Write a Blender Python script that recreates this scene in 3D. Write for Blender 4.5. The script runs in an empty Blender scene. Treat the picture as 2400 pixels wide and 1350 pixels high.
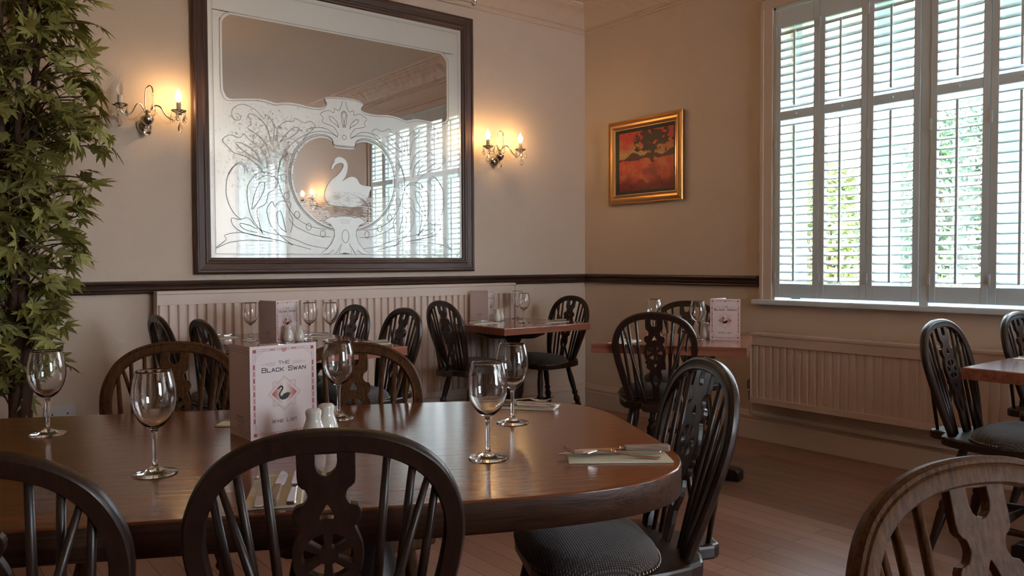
import bpy, math, random
from math import sin, cos, pi, radians, sqrt
from mathutils import Vector, Matrix, noise
R0 = random.Random(7)
C = bpy.context.scene.collection
SC = bpy.context.scene

# ---------------------------------------------------------------- camera, sky, sun, exposure
CAM = Vector((-4.42, -4.686, 1.15))
cd = bpy.data.cameras.new('camera'); cam = bpy.data.objects.new('camera', cd); C.objects.link(cam)
RT = Vector((0.78716, -0.61673, -0.00465)); UP = Vector((0.02310, 0.02196, 0.99949)); 
FW = Vector((0.61631, 0.78687, -0.03153))
FW.normalize(); RT = (RT - FW*RT.dot(FW)).normalized(); UP = RT.cross(FW)
M = Matrix((RT, UP, -FW)).transposed().to_4x4(); M.translation = CAM
cam.matrix_world = M
cd.sensor_width = 36; cd.lens = 1863.14/2400*36; cd.clip_start = .02
SC.camera = cam

world = bpy.data.worlds.new('daylight'); SC.world = world; world.use_nodes = True
wn = world.node_tree.nodes; wl = world.node_tree.links
bg = wn['Background']; bg.inputs[0].default_value = (.80, .905, 1.0, 1); bg.inputs[1].default_value = 9.0
sd = bpy.data.lights.new('sun', 'SUN'); sd.energy = 9; sd.angle = .01; sd.color = (1, .93, .8)
so = bpy.data.objects.new('sun', sd); C.objects.link(so); so.rotation_euler = (radians(12), radians(-38), 0)   # shines over the house on to the garden
def portal(y0, y1, z0, z1):
    ld = bpy.data.lights.new('window_portal', 'AREA'); ld.shape = 'RECTANGLE'; ld.size = y1-y0; ld.size_y = z1-z0
    ld.cycles.is_portal = True
    lo = bpy.data.objects.new('window_portal', ld); C.objects.link(lo)
    lo.matrix_world = Matrix.Translation((.33, (y0+y1)/2, (z0+z1)/2)) @ Matrix(((0,0,1,0),(1,0,0,0),(0,1,0,0),(0,0,0,1)))
WIN = [(-3.61, -1.735), (-8.03, -6.155)]
for a, b in WIN: portal(a, b, .92, 2.72)
FILL_WIN = [(-2.6, -.7)]          # unseen sash window added behind the camera as fill light
for a, b in FILL_WIN:
    ld = bpy.data.lights.new('window_portal', 'AREA'); ld.shape = 'RECTANGLE'; ld.size = b-a; ld.size_y = 2.1; ld.cycles.is_portal = True
    lo = bpy.data.objects.new('window_portal', ld); C.objects.link(lo); lo.location = ((a+b)/2, -9.9, 1.75); lo.rotation_euler = (radians(-90), 0, 0)
SC.view_settings.view_transform = 'Standard'; SC.view_settings.look = 'None'
SC.view_settings.gamma = 1; SC.view_settings.use_curve_mapping = False
SC.view_settings.exposure = 1.14
SC.cycles.use_denoising = True
SC.cycles.caustics_refractive = False; SC.cycles.caustics_reflective = False
SC.cycles.max_bounces = 12; SC.cycles.diffuse_bounces = 6; SC.cycles.glossy_bounces = 5; SC.cycles.transmission_bounces = 12
SC.cycles.transparent_max_bounces = 12
SC.cycles.sample_clamp_indirect = 8

# ---------------------------------------------------------------- materials
def newmat(name):
    m = bpy.data.materials.new(name); m.use_nodes = True
    return m, m.node_tree.nodes, m.node_tree.links, m.node_tree.nodes['Principled BSDF']
def setp(p, color=None, rough=.5, metal=0, **k):
    if color is not None: p.inputs['Base Color'].default_value = (*color, 1)
    p.inputs['Roughness'].default_value = rough; p.inputs['Metallic'].default_value = metal
    for a, v in k.items(): p.inputs[a.replace('_', ' ')].default_value = v
def plain(name, color, rough=.5, metal=0, bump=0, bscale=80, var=0, **k):
    m, n, l, p = newmat(name); setp(p, color, rough, metal, **k)
    tc = n.new('ShaderNodeTexCoord'); nz = n.new('ShaderNodeTexNoise'); nz.inputs['Scale'].default_value = bscale
    nz.inputs['Detail'].default_value = 4
    l.new(tc.outputs['Object'], nz.inputs['Vector'])
    if bump:
        b = n.new('ShaderNodeBump'); b.inputs['Strength'].default_value = bump; b.inputs['Distance'].default_value = .01
        l.new(nz.outputs['Fac'], b.inputs['Height']); l.new(b.outputs['Normal'], p.inputs['Normal'])
    n2 = n.new('ShaderNodeTexNoise'); n2.inputs['Scale'].default_value = 6; l.new(tc.outputs['Object'], n2.inputs['Vector'])
    mr = n.new('ShaderNodeMapRange'); mr.inputs['To Min'].default_value = 1-(var or .03); mr.inputs['To Max'].default_value = 1+(var or .03)
    l.new(n2.outputs['Fac'], mr.inputs['Value'])
    mx = n.new('ShaderNodeVectorMath'); mx.operation = 'SCALE'; mx.inputs[0].default_value = color
    l.new(mr.outputs[0], mx.inputs['Scale']); l.new(mx.outputs[0], p.inputs['Base Color'])
    return m
def wood(name, c0, c1, rough=.3, axis=0, scale=1.0, coat=0.0, bump=.15, stretch=14, spec=.5):
    m, n, l, p = newmat(name); setp(p, c0, rough); p.inputs['Coat Weight'].default_value = coat; p.inputs['Coat Roughness'].default_value = .12
    p.inputs['Specular IOR Level'].default_value = spec
    tc = n.new('ShaderNodeTexCoord'); mp = n.new('ShaderNodeMapping')
    s = [stretch*scale]*3; s[axis] = scale; mp.inputs['Scale'].default_value = s
    l.new(tc.outputs['Object'], mp.inputs['Vector'])
    nz = n.new('ShaderNodeTexNoise'); nz.inputs['Scale'].default_value = 3.2; nz.inputs['Detail'].default_value = 7; nz.inputs['Roughness'].default_value = .65
    nz.inputs['Distortion'].default_value = .4
    l.new(mp.outputs[0], nz.inputs['Vector'])
    r = n.new('ShaderNodeValToRGB'); r.color_ramp.elements[0].position = .35; r.color_ramp.elements[1].position = .68
    r.color_ramp.elements[0].color = (*c0, 1); r.color_ramp.elements[1].color = (*c1, 1)
    l.new(nz.outputs['Fac'], r.inputs[0]); l.new(r.outputs[0], p.inputs['Base Color'])
    b = n.new('ShaderNodeBump'); b.inputs['Strength'].default_value = bump; b.inputs['Distance'].default_value = .002
    l.new(nz.outputs['Fac'], b.inputs['Height']); l.new(b.outputs['Normal'], p.inputs['Normal'])
    return m
def emit(name, color, strength):
    m, n, l, p = newmat(name); setp(p, color, .3)
    p.inputs['Emission Color'].default_value = (*color, 1); p.inputs['Emission Strength'].default_value = strength
    return m
def glassm(name, color=(1,1,1), ior=1.5, rough=0.0):
    m, n, l, p = newmat(name); setp(p, color, rough); p.inputs['Transmission Weight'].default_value = 1; p.inputs['IOR'].default_value = ior
    return m

M_WALL = plain('cream_wall_paint', (.68, .545, .44), .62, bump=.25, bscale=140)
M_WALL_D = plain('window_wall_paint', (.68, .545, .44), .62, bump=.25, bscale=140)
M_CEIL = plain('ceiling_paint', (.70, .60, .50), .8, bump=.1, bscale=60)
M_TRIM = plain('cream_gloss_paint', (.66, .525, .42), .38, bump=.03, bscale=30)
M_RAD = plain('radiator_enamel', (.67, .53, .45), .4, bump=.02, bscale=30)
M_WHITE = plain('white_shutter_paint', (.62, .70, .74), .35, bump=.02, bscale=20)
M_DADO = wood('dark_stained_rail', (.028, .013, .010), (.075, .036, .026), .35, 0, 1.5)
M_MFRAME = wood('dark_mirror_frame_wood', (.045, .02, .014), (.10, .048, .034), .38, 0, 1.5, stretch=30)
M_MFRAMEV = wood('dark_mirror_frame_wood_upright', (.045, .02, .014), (.10, .048, .034), .38, 2, 1.5, stretch=30)
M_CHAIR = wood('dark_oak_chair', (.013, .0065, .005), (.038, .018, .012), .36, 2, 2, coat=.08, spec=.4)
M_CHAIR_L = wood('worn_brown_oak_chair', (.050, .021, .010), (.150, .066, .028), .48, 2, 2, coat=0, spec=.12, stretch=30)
M_PEDESTAL = wood('dark_table_base', (.010, .006, .005), (.03, .015, .011), .4, 2, 2)
M_PAD = None
M_BRASSNAIL = plain('antique_nail', (.32, .27, .22), .3, 1)
M_TOP = wood('red_brown_varnished_top', (.13, .038, .016), (.24, .078, .034), .15, 0, .8, coat=.1, bump=.25, stretch=22, spec=.4)
M_EDGE = wood('dark_table_edge', (.032, .014, .009), (.10, .045, .026), .4, 0, 1.0, stretch=40, bump=.8)
M_TOP2 = wood('orange_red_varnished_top', (.21, .068, .042), (.36, .135, .085), .17, 0, .8, coat=.5, bump=.12, stretch=18)
M_GLASS = glassm('clear_glass')
M_CRYSTAL = glassm('cut_crystal', (1, .98, .95), 1.52)
M_CHROME = plain('polished_steel', (.62, .62, .64), .16, 1, var=.01)
M_DARKMETAL = plain('tarnished_chrome', (.52, .47, .40), .22, 1)
M_CERAM = plain('white_glazed_china', (.72, .69, .62), .14, Coat_Weight=.6)
M_NAP = plain('cream_paper_napkin', (.74, .70, .55), .85, bump=.1, bscale=200)
M_KNIFEWOOD = wood('pale_worn_knife_handle', (.22, .15, .11), (.40, .28, .21), .5, 1, 6)
M_CARD = plain('white_card', (.78, .66, .66), .5, var=.01)
M_SILVER = plain('silvered_glass_arm', (.82, .74, .62), .12, 1)
M_BULB = emit('lit_candle_bulb', (1, .60, .24), 62)
M_BULB_OFF = glassm('unlit_bulb_glass', (.95, .95, .95), 1.2)
M_CANDLE = plain('cream_candle_tube', (.62, .56, .46), .5)
M_GOLD = plain('gilt_frame', (.56, .31, .12), .34, 1, bump=.05, bscale=60)
M_GOLDP = plain('pale_gilt_edge', (.85, .66, .42), .22, 1)
M_BLACK = plain('black_mount', (.012, .011, .012), .5)
M_SOCKET = plain('white_plastic', (.62, .60, .60), .35)
M_STEM = plain('brown_plant_stem', (.075, .036, .022), .8, bump=.6, bscale=50)
M_POT = plain('terracotta_pot', (.22, .10, .06), .7, bump=.1)
M_SOIL = plain('dark_soil', (.03, .02, .015), .95, bump=.6, bscale=60)
M_TRV = plain('grey_valve_plastic', (.16, .15, .15), .45)
M_COPPER = plain('painted_pipe', (.45, .36, .31), .4)
M_GRASS = plain('garden_grass', (.10, .22, .035), .9, bump=.4, bscale=30, var=.3)
M_PATIO = plain('pale_garden_wall', (.80, .78, .74), .85)

def ink_mat():
    m, n, l, p = newmat('printed_ink'); p.inputs['Roughness'].default_value = .5
    a = n.new('ShaderNodeAttribute'); a.attribute_name = 'Col'; l.new(a.outputs['Color'], p.inputs['Base Color']); return m
M_INK = ink_mat()
def pad_mat():
    m, n, l, p = newmat('ribbed_grey_brown_upholstery'); p.inputs['Roughness'].default_value = .85; p.inputs['Sheen Weight'].default_value = .25
    tc = n.new('ShaderNodeTexCoord'); 
    w1 = n.new('ShaderNodeTexWave'); w1.bands_direction = 'X'; w1.inputs['Scale'].default_value = 75
    w2 = n.new('ShaderNodeTexWave'); w2.bands_direction = 'Y'; w2.inputs['Scale'].default_value = 55; w2.inputs['Distortion'].default_value = .6
    l.new(tc.outputs['Object'], w1.inputs[0]); l.new(tc.outputs['Object'], w2.inputs[0])
    mu = n.new('ShaderNodeMath'); mu.operation = 'MULTIPLY'; l.new(w1.outputs['Fac'], mu.inputs[0]); l.new(w2.outputs['Fac'], mu.inputs[1])
    r = n.new('ShaderNodeValToRGB'); r.color_ramp.elements[0].color = (.030, .020, .019, 1); r.color_ramp.elements[1].color = (.19, .15, .135, 1)
    l.new(mu.outputs[0], r.inputs[0]); l.new(r.outputs[0], p.inputs['Base Color'])
    b = n.new('ShaderNodeBump'); b.inputs['Strength'].default_value = .6; b.inputs['Distance'].default_value = .003
    l.new(mu.outputs[0], b.inputs['Height']); l.new(b.outputs['Normal'], p.inputs['Normal']); return m
M_PAD = pad_mat()
def leaf_mat(name, a, b, c, trans=.25):
    m, n, l, p = newmat(name); p.inputs['Roughness'].default_value = .55
    g = n.new('ShaderNodeNewGeometry'); r = n.new('ShaderNodeValToRGB')
    e = r.color_ramp.elements; e[0].color = (*a, 1); e[1].color = (*c, 1); m_ = e.new(.55); m_.color = (*b, 1)
    l.new(g.outputs['Random Per Island'], r.inputs[0]); l.new(r.outputs[0], p.inputs['Base Color'])
    t = n.new('ShaderNodeBsdfTranslucent'); l.new(r.outputs[0], t.inputs['Color']); mx = n.new('ShaderNodeMixShader'); mx.inputs[0].default_value = trans
    l.new(p.outputs[0], mx.inputs[1]); l.new(t.outputs[0], mx.inputs[2]); l.new(mx.outputs[0], n['Material Output'].inputs['Surface'])
    return m
M_LEAF = leaf_mat('maple_leaf_green', (.15, .145, .035), (.30, .30, .085), (.50, .50, .19))
M_HEDGE = leaf_mat('dark_hedge_leaves', (.012, .035, .016), (.03, .075, .028), (.075, .15, .05))
M_HEDGE_Y = leaf_mat('yellow_green_leaves', (.045, .10, .014), (.13, .19, .03), (.26, .27, .05))
def floor_mat():
    m, n, l, p = newmat('varnished_floor_boards'); p.inputs['Roughness'].default_value = .30
    tc = n.new('ShaderNodeTexCoord'); mp = n.new('ShaderNodeMapping'); mp.inputs['Rotation'].default_value = (0, 0, pi/2)
    l.new(tc.outputs['Object'], mp.inputs['Vector'])
    br = n.new('ShaderNodeTexBrick'); br.inputs['Scale'].default_value = 1; br.inputs['Brick Width'].default_value = 1.9; br.inputs['Row Height'].default_value = .085
    br.inputs['Mortar Size'].default_value = .0016; br.inputs['Bias'].default_value = 0
    br.inputs['Color1'].default_value = (.25, .11, .068, 1); br.inputs['Color2'].default_value = (.37, .185, .12, 1); br.inputs['Mortar'].default_value = (.05, .022, .014, 1)
    l.new(mp.outputs[0], br.inputs['Vector'])
    m2 = n.new('ShaderNodeMapping'); m2.inputs['Scale'].default_value = (26, 1.6, 1); l.new(tc.outputs['Object'], m2.inputs['Vector'])
    nz = n.new('ShaderNodeTexNoise'); nz.inputs['Scale'].default_value = 3; nz.inputs['Detail'].default_value = 6; l.new(m2.outputs[0], nz.inputs['Vector'])
    mx = n.new('ShaderNodeMix'); mx.data_type = 'RGBA'; mx.blend_type = 'MULTIPLY'; mx.inputs[0].default_value = .55
    l.new(br.outputs['Color'], mx.inputs[6]); r = n.new('ShaderNodeValToRGB'); r.color_ramp.elements[0].color = (.55, .5, .48, 1); r.color_ramp.elements[1].color = (1.25, 1.2, 1.2, 1)
    l.new(nz.outputs['Fac'], r.inputs[0]); l.new(r.outputs[0], mx.inputs[7]); l.new(mx.outputs[2], p.inputs['Base Color'])
    b = n.new('ShaderNodeBump'); b.inputs['Strength'].default_value = .25; b.inputs['Distance'].default_value = .002; l.new(br.outputs['Fac'], b.inputs['Height']); b.invert = True
    l.new(b.outputs['Normal'], p.inputs['Normal']); return m
M_FLOOR = floor_mat()
def cornice_mat():
    m, n, l, p = newmat('moulded_plaster'); setp(p, (.68, .54, .43), .7)
    tc = n.new('ShaderNodeTexCoord'); v = n.new('ShaderNodeTexVoronoi'); v.feature = 'SMOOTH_F1'; v.inputs['Scale'].default_value = 14
    l.new(tc.outputs['Object'], v.inputs['Vector'])
    b = n.new('ShaderNodeBump'); b.inputs['Strength'].default_value = .55; b.inputs['Distance'].default_value = .03; l.new(v.outputs['Distance'], b.inputs['Height'])
    l.new(b.outputs['Normal'], p.inputs['Normal']); return m
M_ORN = cornice_mat()
def mirror_mat():
    m, n, l, p = newmat('aged_mirror_glass'); setp(p, (.80, .79, .76), .015, 1)
    return m
M_MIRROR = mirror_mat()
def frost_mat(name, col, wg, dark=False):
    m, n, l, p = newmat(name)
    n.remove(p); out = n['Material Output']
    d = n.new('ShaderNodeBsdfDiffuse'); d.inputs['Color'].default_value = (*col, 1)
    g1 = n.new('ShaderNodeBsdfGlossy'); g1.inputs['Roughness'].default_value = .45; g1.inputs['Color'].default_value = (.86, .9, .88, 1)
    g2 = n.new('ShaderNodeBsdfGlossy'); g2.inputs['Roughness'].default_value = .012; g2.inputs['Color'].default_value = (.9, .92, .9, 1)
    a = n.new('ShaderNodeMixShader'); a.inputs[0].default_value = .55; b = n.new('ShaderNodeMixShader'); b.inputs[0].default_value = wg
    l.new(d.outputs[0], a.inputs[1]); l.new(g1.outputs[0], a.inputs[2]); l.new(a.outputs[0], b.inputs[1]); l.new(g2.outputs[0], b.inputs[2]); l.new(b.outputs[0], out.inputs['Surface'])
    # silvering loss: brown speckle over the upper left of the etched field
    tc = n.new('ShaderNodeTexCoord'); n1 = n.new('ShaderNodeTexNoise'); n1.inputs['Scale'].default_value = 55; n1.inputs['Detail'].default_value = 5; n1.inputs['Roughness'].default_value = .8
    l.new(tc.outputs['Object'], n1.inputs['Vector'])
    vm = n.new('ShaderNodeVectorMath'); vm.operation = 'DISTANCE'; vm.inputs[1].default_value = (-2.60, -.03, 1.80); l.new(tc.outputs['Object'], vm.inputs[0])
    mr = n.new('ShaderNodeMapRange'); mr.inputs['From Min'].default_value = .08; mr.inputs['From Max'].default_value = .55; mr.inputs['To Min'].default_value = .56; mr.inputs['To Max'].default_value = .30
    l.new(vm.outputs['Value'], mr.inputs['Value'])
    lt = n.new('ShaderNodeMath'); lt.operation = 'SUBTRACT'; l.new(mr.outputs[0], lt.inputs[0]); l.new(n1.outputs['Fac'], lt.inputs[1])
    m3 = n.new('ShaderNodeMath'); m3.operation = 'MULTIPLY'; m3.use_clamp = True; m3.inputs[1].default_value = 7; l.new(lt.outputs[0], m3.inputs[0])
    mc = n.new('ShaderNodeMix'); mc.data_type = 'RGBA'; mc.inputs[6].default_value = (*col, 1); mc.inputs[7].default_value = (.22, .18, .12, 1)
    l.new(m3.outputs[0], mc.inputs[0]); l.new(mc.outputs[2], d.inputs['Color'])
    mc2 = n.new('ShaderNodeMix'); mc2.data_type = 'RGBA'; mc2.inputs[6].default_value = (.86, .9, .88, 1); mc2.inputs[7].default_value = (.36, .33, .28, 1)
    l.new(m3.outputs[0], mc2.inputs[0]); l.new(mc2.outputs[2], g1.inputs['Color'])
    return m
M_FROST = frost_mat('frosted_etched_glass', (.88, .90, .87), .34)
M_FROSTW = frost_mat('white_etched_glass', (.92, .95, .94), .30)
M_ETCH = plain('etched_line', (.30, .31, .29), .35)

# ---------------------------------------------------------------- mesh builder
class MB:
    def __init__(s): s.v = []; s.f = []; s.sm = []; s.mi = []; s.col = []
    def add(s, vs, fs, smooth=False, mi=0, xf=None):
        o = len(s.v); s.v += [tuple(xf(v)) if xf else tuple(v) for v in vs]
        for f in fs: s.f.append([o+i for i in f]); s.sm.append(smooth); s.mi.append(mi)
    def box(s, x0, x1, y0, y1, z0, z1, mi=0, xf=None):
        v = [(x0,y0,z0),(x1,y0,z0),(x1,y1,z0),(x0,y1,z0),(x0,y0,z1),(x1,y0,z1),(x1,y1,z1),(x0,y1,z1)]
        s.add(v, [(0,3,2,1),(4,5,6,7),(0,1,5,4),(1,2,6,5),(2,3,7,6),(3,0,4,7)], mi=mi, xf=xf)
    def lathe(s, prof, c=(0,0,0), seg=24, mi=0, xf=None, caps=True, smooth=True):
        vs = []; fs = []; n = len(prof)
        for r, z in prof:
            for k in range(seg):
                a = 2*pi*k/seg; vs.append((c[0]+r*cos(a), c[1]+r*sin(a), c[2]+z))
        for i in range(n-1):
            for k in range(seg):
                k2 = (k+1) % seg; fs.append((i*seg+k, i*seg+k2, (i+1)*seg+k2, (i+1)*seg+k))
        if caps:
            if prof[0][0] > 1e-6: fs.append(tuple(range(seg-1, -1, -1)))
            if prof[-1][0] > 1e-6: fs.append(tuple((n-1)*seg+k for k in range(seg)))
        s.add(vs, fs, smooth, mi, xf)
    def turned(s, p0, p1, prof, seg=12, mi=0):
        # prof: (t, r) along the segment p0->p1
        p0 = Vector(p0); p1 = Vector(p1); d = (p1-p0).normalized(); a = d.orthogonal().normalized(); b = d.cross(a)
        vs = []; fs = []; n = len(prof)
        for t, r in prof:
            c = p0.lerp(p1, t)
            for k in range(seg):
                an = 2*pi*k/seg; vs.append(c + a*(r*cos(an)) + b*(r*sin(an)))
        for i in range(n-1):
            for k in range(seg):
                k2 = (k+1) % seg; fs.append((i*seg+k, i*seg+k2, (i+1)*seg+k2, (i+1)*seg+k))
        fs.append(tuple(range(seg-1, -1, -1))); fs.append(tuple((n-1)*seg+k for k in range(seg)))
        s.add(vs, fs, True, mi)
    def tube(s, pts, r, seg=8, mi=0, closed=False):
        pts = [Vector(p) for p in pts]; n = len(pts); vs = []; fs = []
        rr = r if isinstance(r, (list, tuple)) else [r]*n
        up = None
        for i, p in enumerate(pts):
            if closed: t = (pts[(i+1) % n]-pts[i-1])
            else: t = pts[min(i+1, n-1)]-pts[max(i-1, 0)]
            t = t.normalized()
            if up is None: up = t.orthogonal().normalized()
            up = (up - t*up.dot(t)).normalized(); b = t.cross(up)
            for k in range(seg):
                a = 2*pi*k/seg; vs.append(p + up*(rr[i]*cos(a)) + b*(rr[i]*sin(a)))
        m = n if closed else n-1
        for i in range(m):
            j = (i+1) % n
            for k in range(seg):
                k2 = (k+1) % seg; fs.append((i*seg+k, i*seg+k2, j*seg+k2, j*seg+k))
        if not closed: fs.append(tuple(range(seg-1, -1, -1))); fs.append(tuple((n-1)*seg+k for k in range(seg)))
        s.add(vs, fs, True, mi)
    def sphere(s, c, r, seg=10, rings=6, mi=0, sc=(1,1,1)):
        prof = [(max(1e-7, r*sin(pi*i/rings)), -r*cos(pi*i/rings)) for i in range(rings+1)]
        vs = []; fs = []
        for q, z in prof:
            for k in range(seg):
                a = 2*pi*k/seg; vs.append((c[0]+q*cos(a)*sc[0], c[1]+q*sin(a)*sc[1], c[2]+z*sc[2]))
        for i in range(rings):
            for k in range(seg):
                k2 = (k+1) % seg; fs.append((i*seg+k, i*seg+k2, (i+1)*seg+k2, (i+1)*seg+k))
        s.add(vs, fs, True, mi)
    def prism(s, outl, z0, z1, mi=0, xf=None, smooth=False):
        n = len(outl); vs = [(x, y, z0) for x, y in outl]+[(x, y, z1) for x, y in outl]
        fs = [tuple(range(n-1, -1, -1)), tuple(range(n, 2*n))]+[(i, (i+1) % n, n+(i+1) % n, n+i) for i in range(n)]
        s.add(vs, fs, smooth, mi, xf)
    def build(s, name, mats, parent=None, loc=None, bevel=0, auto=None):
        me = bpy.data.meshes.new(name); me.from_pydata(s.v, [], s.f); 
        mats = mats if isinstance(mats, (list, tuple)) else [mats]
        for m in mats: me.materials.append(m)
        me.polygons.foreach_set('use_smooth', s.sm); me.polygons.foreach_set('material_index', s.mi)
        if s.col:
            at = me.attributes.new('Col', 'FLOAT_COLOR', 'CORNER'); i = 0
            for pi_, poly in enumerate(me.polygons):
                c = s.col[pi_]
                for k in range(poly.loop_total):
                    cc = c[k] if isinstance(c[0], (tuple, list)) else c
                    at.data[poly.loop_start+k].color = (*cc, 1)
        me.update(); me.validate()
        o = bpy.data.objects.new(name, me); C.objects.link(o)
        if parent: o.parent = parent
        if loc: o.location = loc
        if bevel:
            b = o.modifiers.new('bevel', 'BEVEL'); b.width = bevel; b.segments = 2; b.limit_method = 'ANGLE'; b.angle_limit = radians(40)
        return o
def holed(loops, depth, bevel=0.0, res=1):
    """flat polygon with holes -> verts, faces (z from -depth/2 to depth/2)"""
    cu = bpy.data.curves.new('t', 'CURVE'); cu.dimensions = '2D'; cu.fill_mode = 'BOTH'; cu.extrude = max(1e-5, depth/2-bevel); cu.bevel_depth = bevel; cu.bevel_resolution = res
    for lp in loops:
        sp = cu.splines.new('POLY'); sp.points.add(len(lp)-1)
        for p, q in zip(sp.points, lp): p.co = (q[0], q[1], 0, 1)
        sp.use_cyclic_u = True
    o = bpy.data.objects.new('t', cu); me = bpy.data.meshes.new_from_object(o)
    vs = [v.co.copy() for v in me.vertices]; fs = [tuple(p.vertices) for p in me.polygons]
    bpy.data.objects.remove(o); bpy.data.curves.remove(cu); bpy.data.meshes.remove(me)
    return vs, fs
def spline(pts, n=6, closed=False):
    out = []; N = len(pts); P = [Vector(p) for p in pts]
    for i in range(N if closed else N-1):
        p0 = P[(i-1) % N] if closed or i > 0 else P[0]; p1 = P[i]; p2 = P[(i+1) % N]; p3 = P[(i+2) % N] if closed or i+2 < N else P[-1]
        for k in range(n):
            t = k/n; out.append(0.5*((2*p1)+(-p0+p2)*t+(2*p0-5*p1+4*p2-p3)*t*t+(-p0+3*p1-3*p2+p3)*t**3))
    if not closed: out.append(P[-1])
    return out
def empty(name, loc=(0,0,0), rz=0, label=None, cat=None, group=None, kind=None):
    o = bpy.data.objects.new(name, None); C.objects.link(o); o.location = loc; o.rotation_euler = (0, 0, rz); o.empty_display_size = .1
    tag(o, label, cat, group, kind); return o
def tag(o, label=None, cat=None, group=None, kind=None):
    if label: o['label'] = label
    if cat: o['category'] = cat
    if group: o['group'] = group
    if kind: o['kind'] = kind
    return o
def children(o): return [c for c in C.objects if c.parent == o]
def copy_tree(o, parent=None):
    c = o.copy(); C.objects.link(c); c.parent = parent
    for ch in KIDS[o.name]: copy_tree(ch, c)
    return c
KIDS = {}
def snapshot(o):
    KIDS[o.name] = children(o)
    for c in KIDS[o.name]: snapshot(c)
def dup(proto, loc, rz, label, group=None, cat=None, used=set()):
    if proto.name not in used:
        snapshot(proto); used.add(proto.name); o = proto
    else: o = copy_tree(proto)
    o.location = loc; o.rotation_euler = (0, 0, rz); tag(o, label, cat, group); return o

# ---------------------------------------------------------------- the room
def struct(o): o['kind'] = 'structure'; return o
X0, Y0, ZC = -8.6, -9.6, 3.15
b = MB(); b.box(X0-.2, .3, Y0-.2, .2, -.12, 0); struct(b.build('floor', M_FLOOR))
b = MB(); b.box(X0-.2, .3, Y0-.2, .2, ZC, ZC+.12); struct(b.build('ceiling', M_CEIL))
b = MB(); b.box(X0, .3, 0, .2, 0, ZC); struct(b.build('wall_back', M_WALL))
b = MB(); b.box(X0-.2, X0, Y0-.2, .2, 0, ZC); struct(b.build('wall_left', M_WALL))
b = MB(); xs = [X0]+[q for w in FILL_WIN for q in w]+[.3]
for i in (0, 2): b.box(xs[i], xs[i+1], Y0-.2, Y0, 0, ZC)
for q, w in FILL_WIN: b.box(q, w, Y0-.2, Y0, 0, .7); b.box(q, w, Y0-.2, Y0, 2.8, ZC)
struct(b.build('wall_front', M_WALL))
b = MB(); ZS, ZT = .905, 2.74
ys = [0, WIN[0][1], WIN[0][0], WIN[1][1], WIN[1][0], Y0]
for i in (0, 2, 4): b.box(0, .3, ys[i+1], ys[i], 0, ZC)
for a, c in WIN: b.box(0, .3, a, c, 0, ZS); b.box(0, .3, a, c, ZT, ZC)
struct(b.build('wall_right', M_WALL_D))

def run_profile(prof, name, mat, segs, par=None):
    """prof: (out, z) pairs; segs: list of (p0, p1, normal) with mitred ends given as (m0, m1)"""
    b = MB()
    for (x0, y0), (x1, y1), (nx, ny), (m0, m1) in segs:
        dx, dy = x1-x0, y1-y0; L = sqrt(dx*dx+dy*dy); dx /= L; dy /= L; n = len(prof)
        vs = [(x0+nx*o+dx*m0*o, y0+ny*o+dy*m0*o, z) for o, z in prof]+[(x1+nx*o-dx*m1*o, y1+ny*o-dy*m1*o, z) for o, z in prof]
        fs = [(i, (i+1) % n, n+(i+1) % n, n+i) for i in range(n)]+[tuple(range(n-1, -1, -1)), tuple(range(n, 2*n))]
        b.add(vs, fs)
    return struct(b.build(name, mat, par))
SK = [(0, 0), (.026, 0), (.026, .115), (.021, .122), (.021, .13), (.027, .137), (.025, .150), (.014, .160), (.010, .172), (0, .18)]
run_profile(SK, 'baseboard_back', M_TRIM, [((0, 0), (X0, 0), (0, -1), (1, 1))])
run_profile(SK, 'baseboard_right', M_TRIM, [((0, Y0), (0, 0), (-1, 0), (1, 1))])
run_profile(SK, 'baseboard_left', M_TRIM, [((X0, 0), (X0, Y0), (1, 0), (1, 1))])
run_profile(SK, 'baseboard_front', M_TRIM, [((X0, Y0), (0, Y0), (0, 1), (1, 1))])
DR = [(0, .990), (.020, .990), (.024, .997), (.020, 1.005), (.028, 1.012), (.030, 1.022), (.024, 1.030), (.034, 1.036), (.040, 1.046), (.036, 1.055), (.020, 1.060), (0, 1.060)]
run_profile(DR, 'trim_1', M_DADO, [((0, 0), (X0, 0), (0, -1), (1, 1))])
run_profile(DR, 'trim_2', M_DADO, [((0, -1.632), (0, 0), (-1, 0), (0, 1))])
run_profile(DR, 'trim_3', M_DADO, [((0, -6.06), (0, -3.705), (-1, 0), (0, 0))])
CO = [(0, 2.965), (.016, 2.965), (.020, 2.975), (.012, 2.985), (.012, 2.995), (.03, 3.002), (.045, 3.02), (.085, 3.06), (.13, 3.09), (.17, 3.105), (.185, 3.115), (.20, 3.115), (.205, 3.13), (.235, 3.135), (.25, 3.15), (0, 3.15)]
for k, sg in enumerate([((0, 0), (X0, 0), (0, -1), (1, 1)), ((0, Y0), (0, 0), (-1, 0), (1, 1)), ((X0, 0), (X0, Y0), (1, 0), (1, 1)), ((X0, Y0), (0, Y0), (0, 1), (1, 1))]):
    o = run_profile(CO, 'trim_%d' % (k+4), M_ORN, [sg])
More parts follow.
